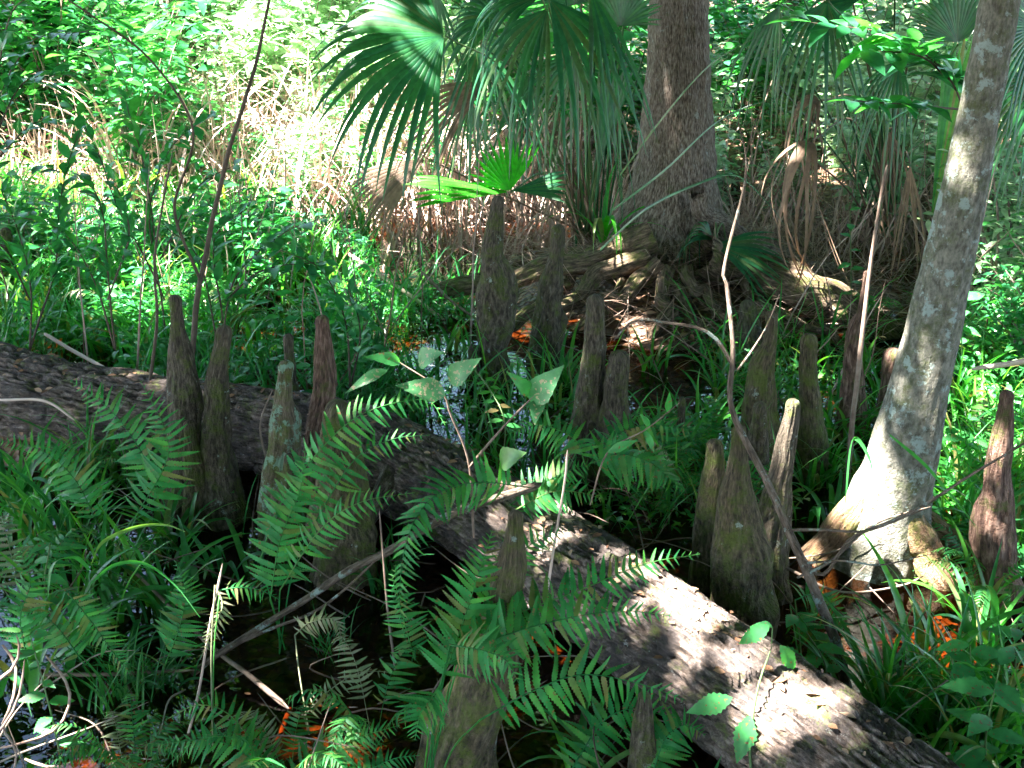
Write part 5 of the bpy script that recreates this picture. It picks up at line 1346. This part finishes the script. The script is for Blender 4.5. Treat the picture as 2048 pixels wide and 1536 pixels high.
cover('marsh_undergrowth', 'low mixed leaves in the left marsh', 10000, (-100, 760), (5.0, 9.4), (.03, .09), (.02, .5), 'shrub', -.2, 61)
cover('thicket_undergrowth', 'low bright leaves below the thicket', 10000, (-100, 2150), (10.2, 15), (.05, .11), (.02, .9), 'shrub_sun_tint', -.2, 62)
cover('right_undergrowth', 'low leaves right of the leaning tree', 6000, (1880, 2120), (3.6, 9), (.03, .07), (.01, .35), 'grass', -.1, 63)
cover('pool_undergrowth', 'small shaded plants along the left pool', 3000, (-60, 460), (3.0, 4.6), (.025, .06), (.01, .2), 'fern', .0, 64)
cover('channel_undergrowth', 'small leaves and blades in the channel behind the log', 2600, (660, 960), (4.9, 7.2), (.03, .06), (.01, .16), 'shrub', -.15, 71)
cover('middle_undergrowth', 'small plants among the middle knees', 5000, (700, 1750), (3.9, 6.2), (.025, .06), (.01, .15), 'grass', -.1, 65)

# filler ferns in the shade, each one a fern with its fronds
def fern_proto(seed, nf, L, pl, pairs=16):
    r = np.random.default_rng(seed); t = thing('fern', 'x', 'fern', (0, 0, 0))
    for i in range(nf):
        az = i * 6.28 / nf + r.uniform(-.4, .4); l = L * r.uniform(.75, 1.1); c, s = math.cos(az), math.sin(az)
        pts = [np.array([0, 0, 0.]), np.array([c * l * .3, s * l * .3, l * .55]), np.array([c * l * .65, s * l * .65, l * .68]), np.array([c * l * .95, s * l * .95, l * .48])]
        g = Geo(); frond(g, pts, pl * r.uniform(.85, 1.1), pairs=pairs, up=(-c * .3, -s * .3, 1), f0=.3, hang=.2, r=r, lo=False); g.build('frond', M['fern_pale' if i == nf - 1 and seed != 3 else 'fern'], t)
    return t


fp = [fern_proto(1, 6, .42, .095), fern_proto(2, 5, .5, .11), fern_proto(3, 7, .34, .08)]
for grp, lab, n_, xr, yr, sr in [('ferns in the left pool', 'green fern standing in the shaded left pool', 3, (-20, 430), (960, 1300), (.6, .85)),
                                 ('ferns among the right-hand knees', 'dark fern growing among the right-hand knees', 6, (1230, 1460), (930, 1080), (.6, .85)),
                                 ('ferns in the left marsh', 'feathery fern in the marsh behind the log', 8, (-20, 680), (560, 730), (.7, 1.0)),
                                 ('ferns along the bottom edge', 'fern growing at the bottom edge of the view', 4, (250, 800), (1480, 1600), (.5, .7)),
                                 ('ferns near the right edge', 'small fern by the right edge', 5, (1880, 2050), (880, 1300), (.5, .8))]:
    for i in range(n_):
        p_ = P(rng.uniform(*xr), rng.uniform(*yr), 0)
        if inside_log(p_[None, 0], p_[None, 1])[0]: continue
        dup(fp[i % 3], p_, rng.uniform(0, 6.28), rng.uniform(*sr), lab, grp)
dup(fp[2], P(1745, 640, .12), 1.0, .55, 'small upright fern on the sunlit thick root', None)
for p_ in fp:
    for c_ in list(p_.children): bpy.data.objects.remove(c_)
    bpy.data.objects.remove(p_)

# ------------------------------------------------------------------ canopy overhead: unseen trees round the clearing, crowns shaped for the shade
nl = 300000
cz = rng.uniform(5.2, 9.0, nl)
sx = rng.uniform(-8.5, 9, nl); sy = rng.uniform(-1.5, 17, nl)
tz = cz / SUN[2]
pos = np.stack([sx + SUN[0] * tz, sy + SUN[1] * tz, cz], -1)
n2_ = 110000
px2 = np.stack([rng.uniform(1.0, 11, n2_), rng.uniform(-6, 16, n2_), rng.uniform(4.6, 8.5, n2_)], -1)  # extra unseen crown leaves at right, added to deepen the shade
px3 = np.stack([rng.uniform(-9, 9, 70000), rng.uniform(-8, -.5, 70000), rng.uniform(3.2, 8.5, 70000)], -1)  # more unseen leaves behind the camera, added to hold back skylight
pos = np.concatenate([pos, px2, px3])
keep = let_sun(pos)
pos = pos[keep]; nl = len(pos)
HOSTS = [(ct, None), (t2, None)]
hp = [TREE[:2] + [0, 0], RT[:2] + [.6, 0]]
for i, (x, y, lab) in enumerate([(-6.5, 3.5, 'tall cypress left of the view'), (-7.5, 8.5, 'tall cypress beyond the left edge of the view'), (-3.5, -2.5, 'tall cypress behind the viewer at left'), (3.5, -2.5, 'tall cypress behind the viewer at right'),
                                 (6.5, 5, 'tall cypress right of the view'), (7.5, 11, 'tall cypress beyond the right edge of the view'), (-10, 14, 'tall cypress far left of the view'), (1.2, 16.5, 'tall cypress straight behind the thicket'), (-9, 0, 'tall cypress far left beside the viewer')]):
    z = float(gh(np.array([x]), np.array([y]))[0]); t = thing('canopy_tree', lab, 'tree', (x, y, z)); HOSTS.append((t, None)); hp.append(np.array([x, y]))
    g = Geo(); C = catmull([np.array([x, y, z - .3]), np.array([x, y, 1.]), np.array([x + .1, y, 5]), np.array([x, y + .1, 9.5])], 50)
    tube(g, C, np.interp(np.linspace(0, 1, 50), [0, .15, 1], [.42, .24, .08]), 24)
    for k in range(7):
        az = k * .9 + i; b = C[22 + 3 * k]; tube(g, catmull([b, b + [math.cos(az) * 1.0, math.sin(az) * 1.0, .5], b + [math.cos(az) * 2.3, math.sin(az) * 2.3, .7]], 14), np.linspace(.07, .012, 14), 8)
    g.build('trunk', M['cypress'], t)
hp = np.array(hp); own = np.argmin(np.hypot(pos[:, None, 0] - hp[None, :, 0], pos[:, None, 1] - hp[None, :, 1]), 1)
ctp = leaf_tpl(4, .55, .2, .25)
for i, (t, _) in enumerate(HOSTS):
    s_ = own == i
    if s_.sum() < 5: continue
    k = int(s_.sum()); g = Geo()
    place(g, ctp, pos[s_], rdir(k, -.4, .4), np.array([0, 0, 1.]) + rng.normal(0, .45, (k, 3)), rng.uniform(.12, .24, k))
    g.build('crown', M['canopy'], t)

# ------------------------------------------------------------------ labels for the members of each scattered group
LM = [(349, 700, 'the tall left knees'), (571, 800, 'the lichened knee'), (645, 720, 'the reddish left knee'), (990, 560, 'the tallest central knee'), (1100, 600, 'the lumpy central knee'), (1190, 720, 'the blunt column-like knee'),
      (1240, 800, 'the round-topped knee'), (1530, 760, 'the knob-headed knee'), (1618, 780, 'the slim mottled knee'), (1710, 700, 'the spiked knee'), (1480, 1050, 'the big mossy knee'), (2000, 950, 'the broken-tipped knee'),
      (1360, 850, 'the very thin knee'), (1360, 250, 'the cypress trunk'), (1960, 200, 'the leaning trunk'), (1900, 480, 'the leaning trunk middle'), (1780, 1040, 'the foot of the leaning tree'), (780, 180, 'the broad left palm fan'),
      (950, 370, 'the bright young fan'), (1620, 350, 'the dead hanging fan'), (1860, 300, 'the tall folded fan'), (1700, 100, 'the top right palm strips'), (500, 180, 'the dark sapling top'), (430, 420, 'the dark sapling middle'), (390, 600, 'the dark sapling foot'),
      (110, 120, 'the three dark trunks'), (250, 200, 'the thin bent twig'), (60, 330, 'the left edge shrub'), (200, 480, 'the second left shrub'), (600, 470, 'the drooping-leaved shrub'), (720, 520, 'the bleached reed top'), (480, 620, 'the lumpy grey knee tip'), (200, 620, 'the left marsh reeds'), (400, 60, 'the trunk behind the thicket'), (12, 530, 'the edge stump'), (170, 715, 'the slanting reed'), (100, 820, 'the log left end'), (250, 1100, 'the two arching blades'),
      (60, 1430, 'the pink vines'), (640, 1180, 'the fallen branch'), (240, 1345, 'the level stick'), (500, 1380, 'the sunlit stick end'), (700, 1390, 'the bleached frond'), (1000, 1300, 'the big foreground knee'), (1290, 1450, 'the short bottom knee'),
      (1640, 1250, 'the crooked sapling'), (1850, 1150, 'the orange root'), (1990, 730, 'the pale bough'), (1980, 1400, 'the corner plant'), (790, 560, 'the bleached reed'), (1600, 570, 'the sunlit thick root'), (1040, 960, 'the fallen branch tip')]
SHORT = {'dazzling sunlit': 'sunlit broad-leaved shrub', 'shaded teal': 'shaded teal shrub', 'dappled broad': 'dappled shrub', 'shaded shrub': 'shaded shrub', 'small-leaved sunlit': 'small-leaved bush', 'low teal': 'low teal-leaved shrub', 'low sunlit': 'low sunlit shrub',
         'fresh green': 'bright grass clump', 'green grass clump in the': 'dappled grass clump', 'green grass clump growing': 'green grass clump', 'dim grass': 'dim grass clump', 'grass clump standing': 'pool grass clump', 'grass clump in front': 'sunlit marsh grass clump',
         'green fern': 'pool fern', 'dark fern': 'dark fern', 'feathery': 'feathery fern', 'fern growing': 'bottom-edge fern', 'small fern': 'small fern', 'low pale': 'low bank shrub'}
S.view_layers[0].update()
buck = {}
for o in S.objects:
    if o.parent is None and o.get('group') and o.get('label'):
        for k_, v_ in SHORT.items():
            if o['label'].startswith(k_):
                q_ = np.array(o.location) + [0, 0, .25 * o.scale[2]]; d_ = q_ - CAM
                f_ = float(d_ @ FWD); px = 1024 + F * d_[0] / f_; py = 768 - F * float(d_ @ UPV) / f_
                l_ = min(LM, key=lambda m: math.hypot(m[0] - px, (m[1] - py) * 1.3))
                dx, dy = px - l_[0], py - l_[1]
                if abs(dx) < 25 and abs(dy) < 40: rel = 'directly beside'
                elif abs(dx) > abs(dy): rel = 'left of' if dx < 0 else 'right of'
                else: rel = 'above' if dy < 0 else 'below'
                buck.setdefault((v_, rel, l_[2]), []).append((f_, o))
                break
ORD = ['nearest', 'second nearest', 'third nearest', 'fourth nearest', 'fifth nearest', 'sixth nearest', 'seventh nearest', 'eighth nearest', 'ninth nearest', 'tenth nearest', 'eleventh nearest', 'twelfth nearest', 'thirteenth nearest', 'fourteenth nearest', 'fifteenth nearest']
buck2 = {}
for (nm_, rel, lm_), mem in buck.items():
    if len(mem) <= 3: buck2[(nm_, rel, lm_)] = mem; continue
    md = sorted(o.scale[2] for _, o in mem)[len(mem) // 2]
    for f_, o in mem: buck2.setdefault((('taller ' if o.scale[2] >= md else 'smaller ') + nm_, rel, lm_), []).append((f_, o))
for (nm_, rel, lm_), mem in buck2.items():
    mem.sort(key=lambda a: a[0])
    for i, (_, o) in enumerate(mem):
        pre = '' if len(mem) == 1 else (('nearer ' if i == 0 else 'farther ') if len(mem) == 2 else (ORD[i] if i < len(mem) - 1 else 'farthest') + ' ')
        o['label'] = (pre + nm_ + ' ' + rel + ' ' + lm_)
print('objects', len(bpy.data.objects), 'polys', sum(len(o.data.polygons) for o in S.objects if o.type == 'MESH'))
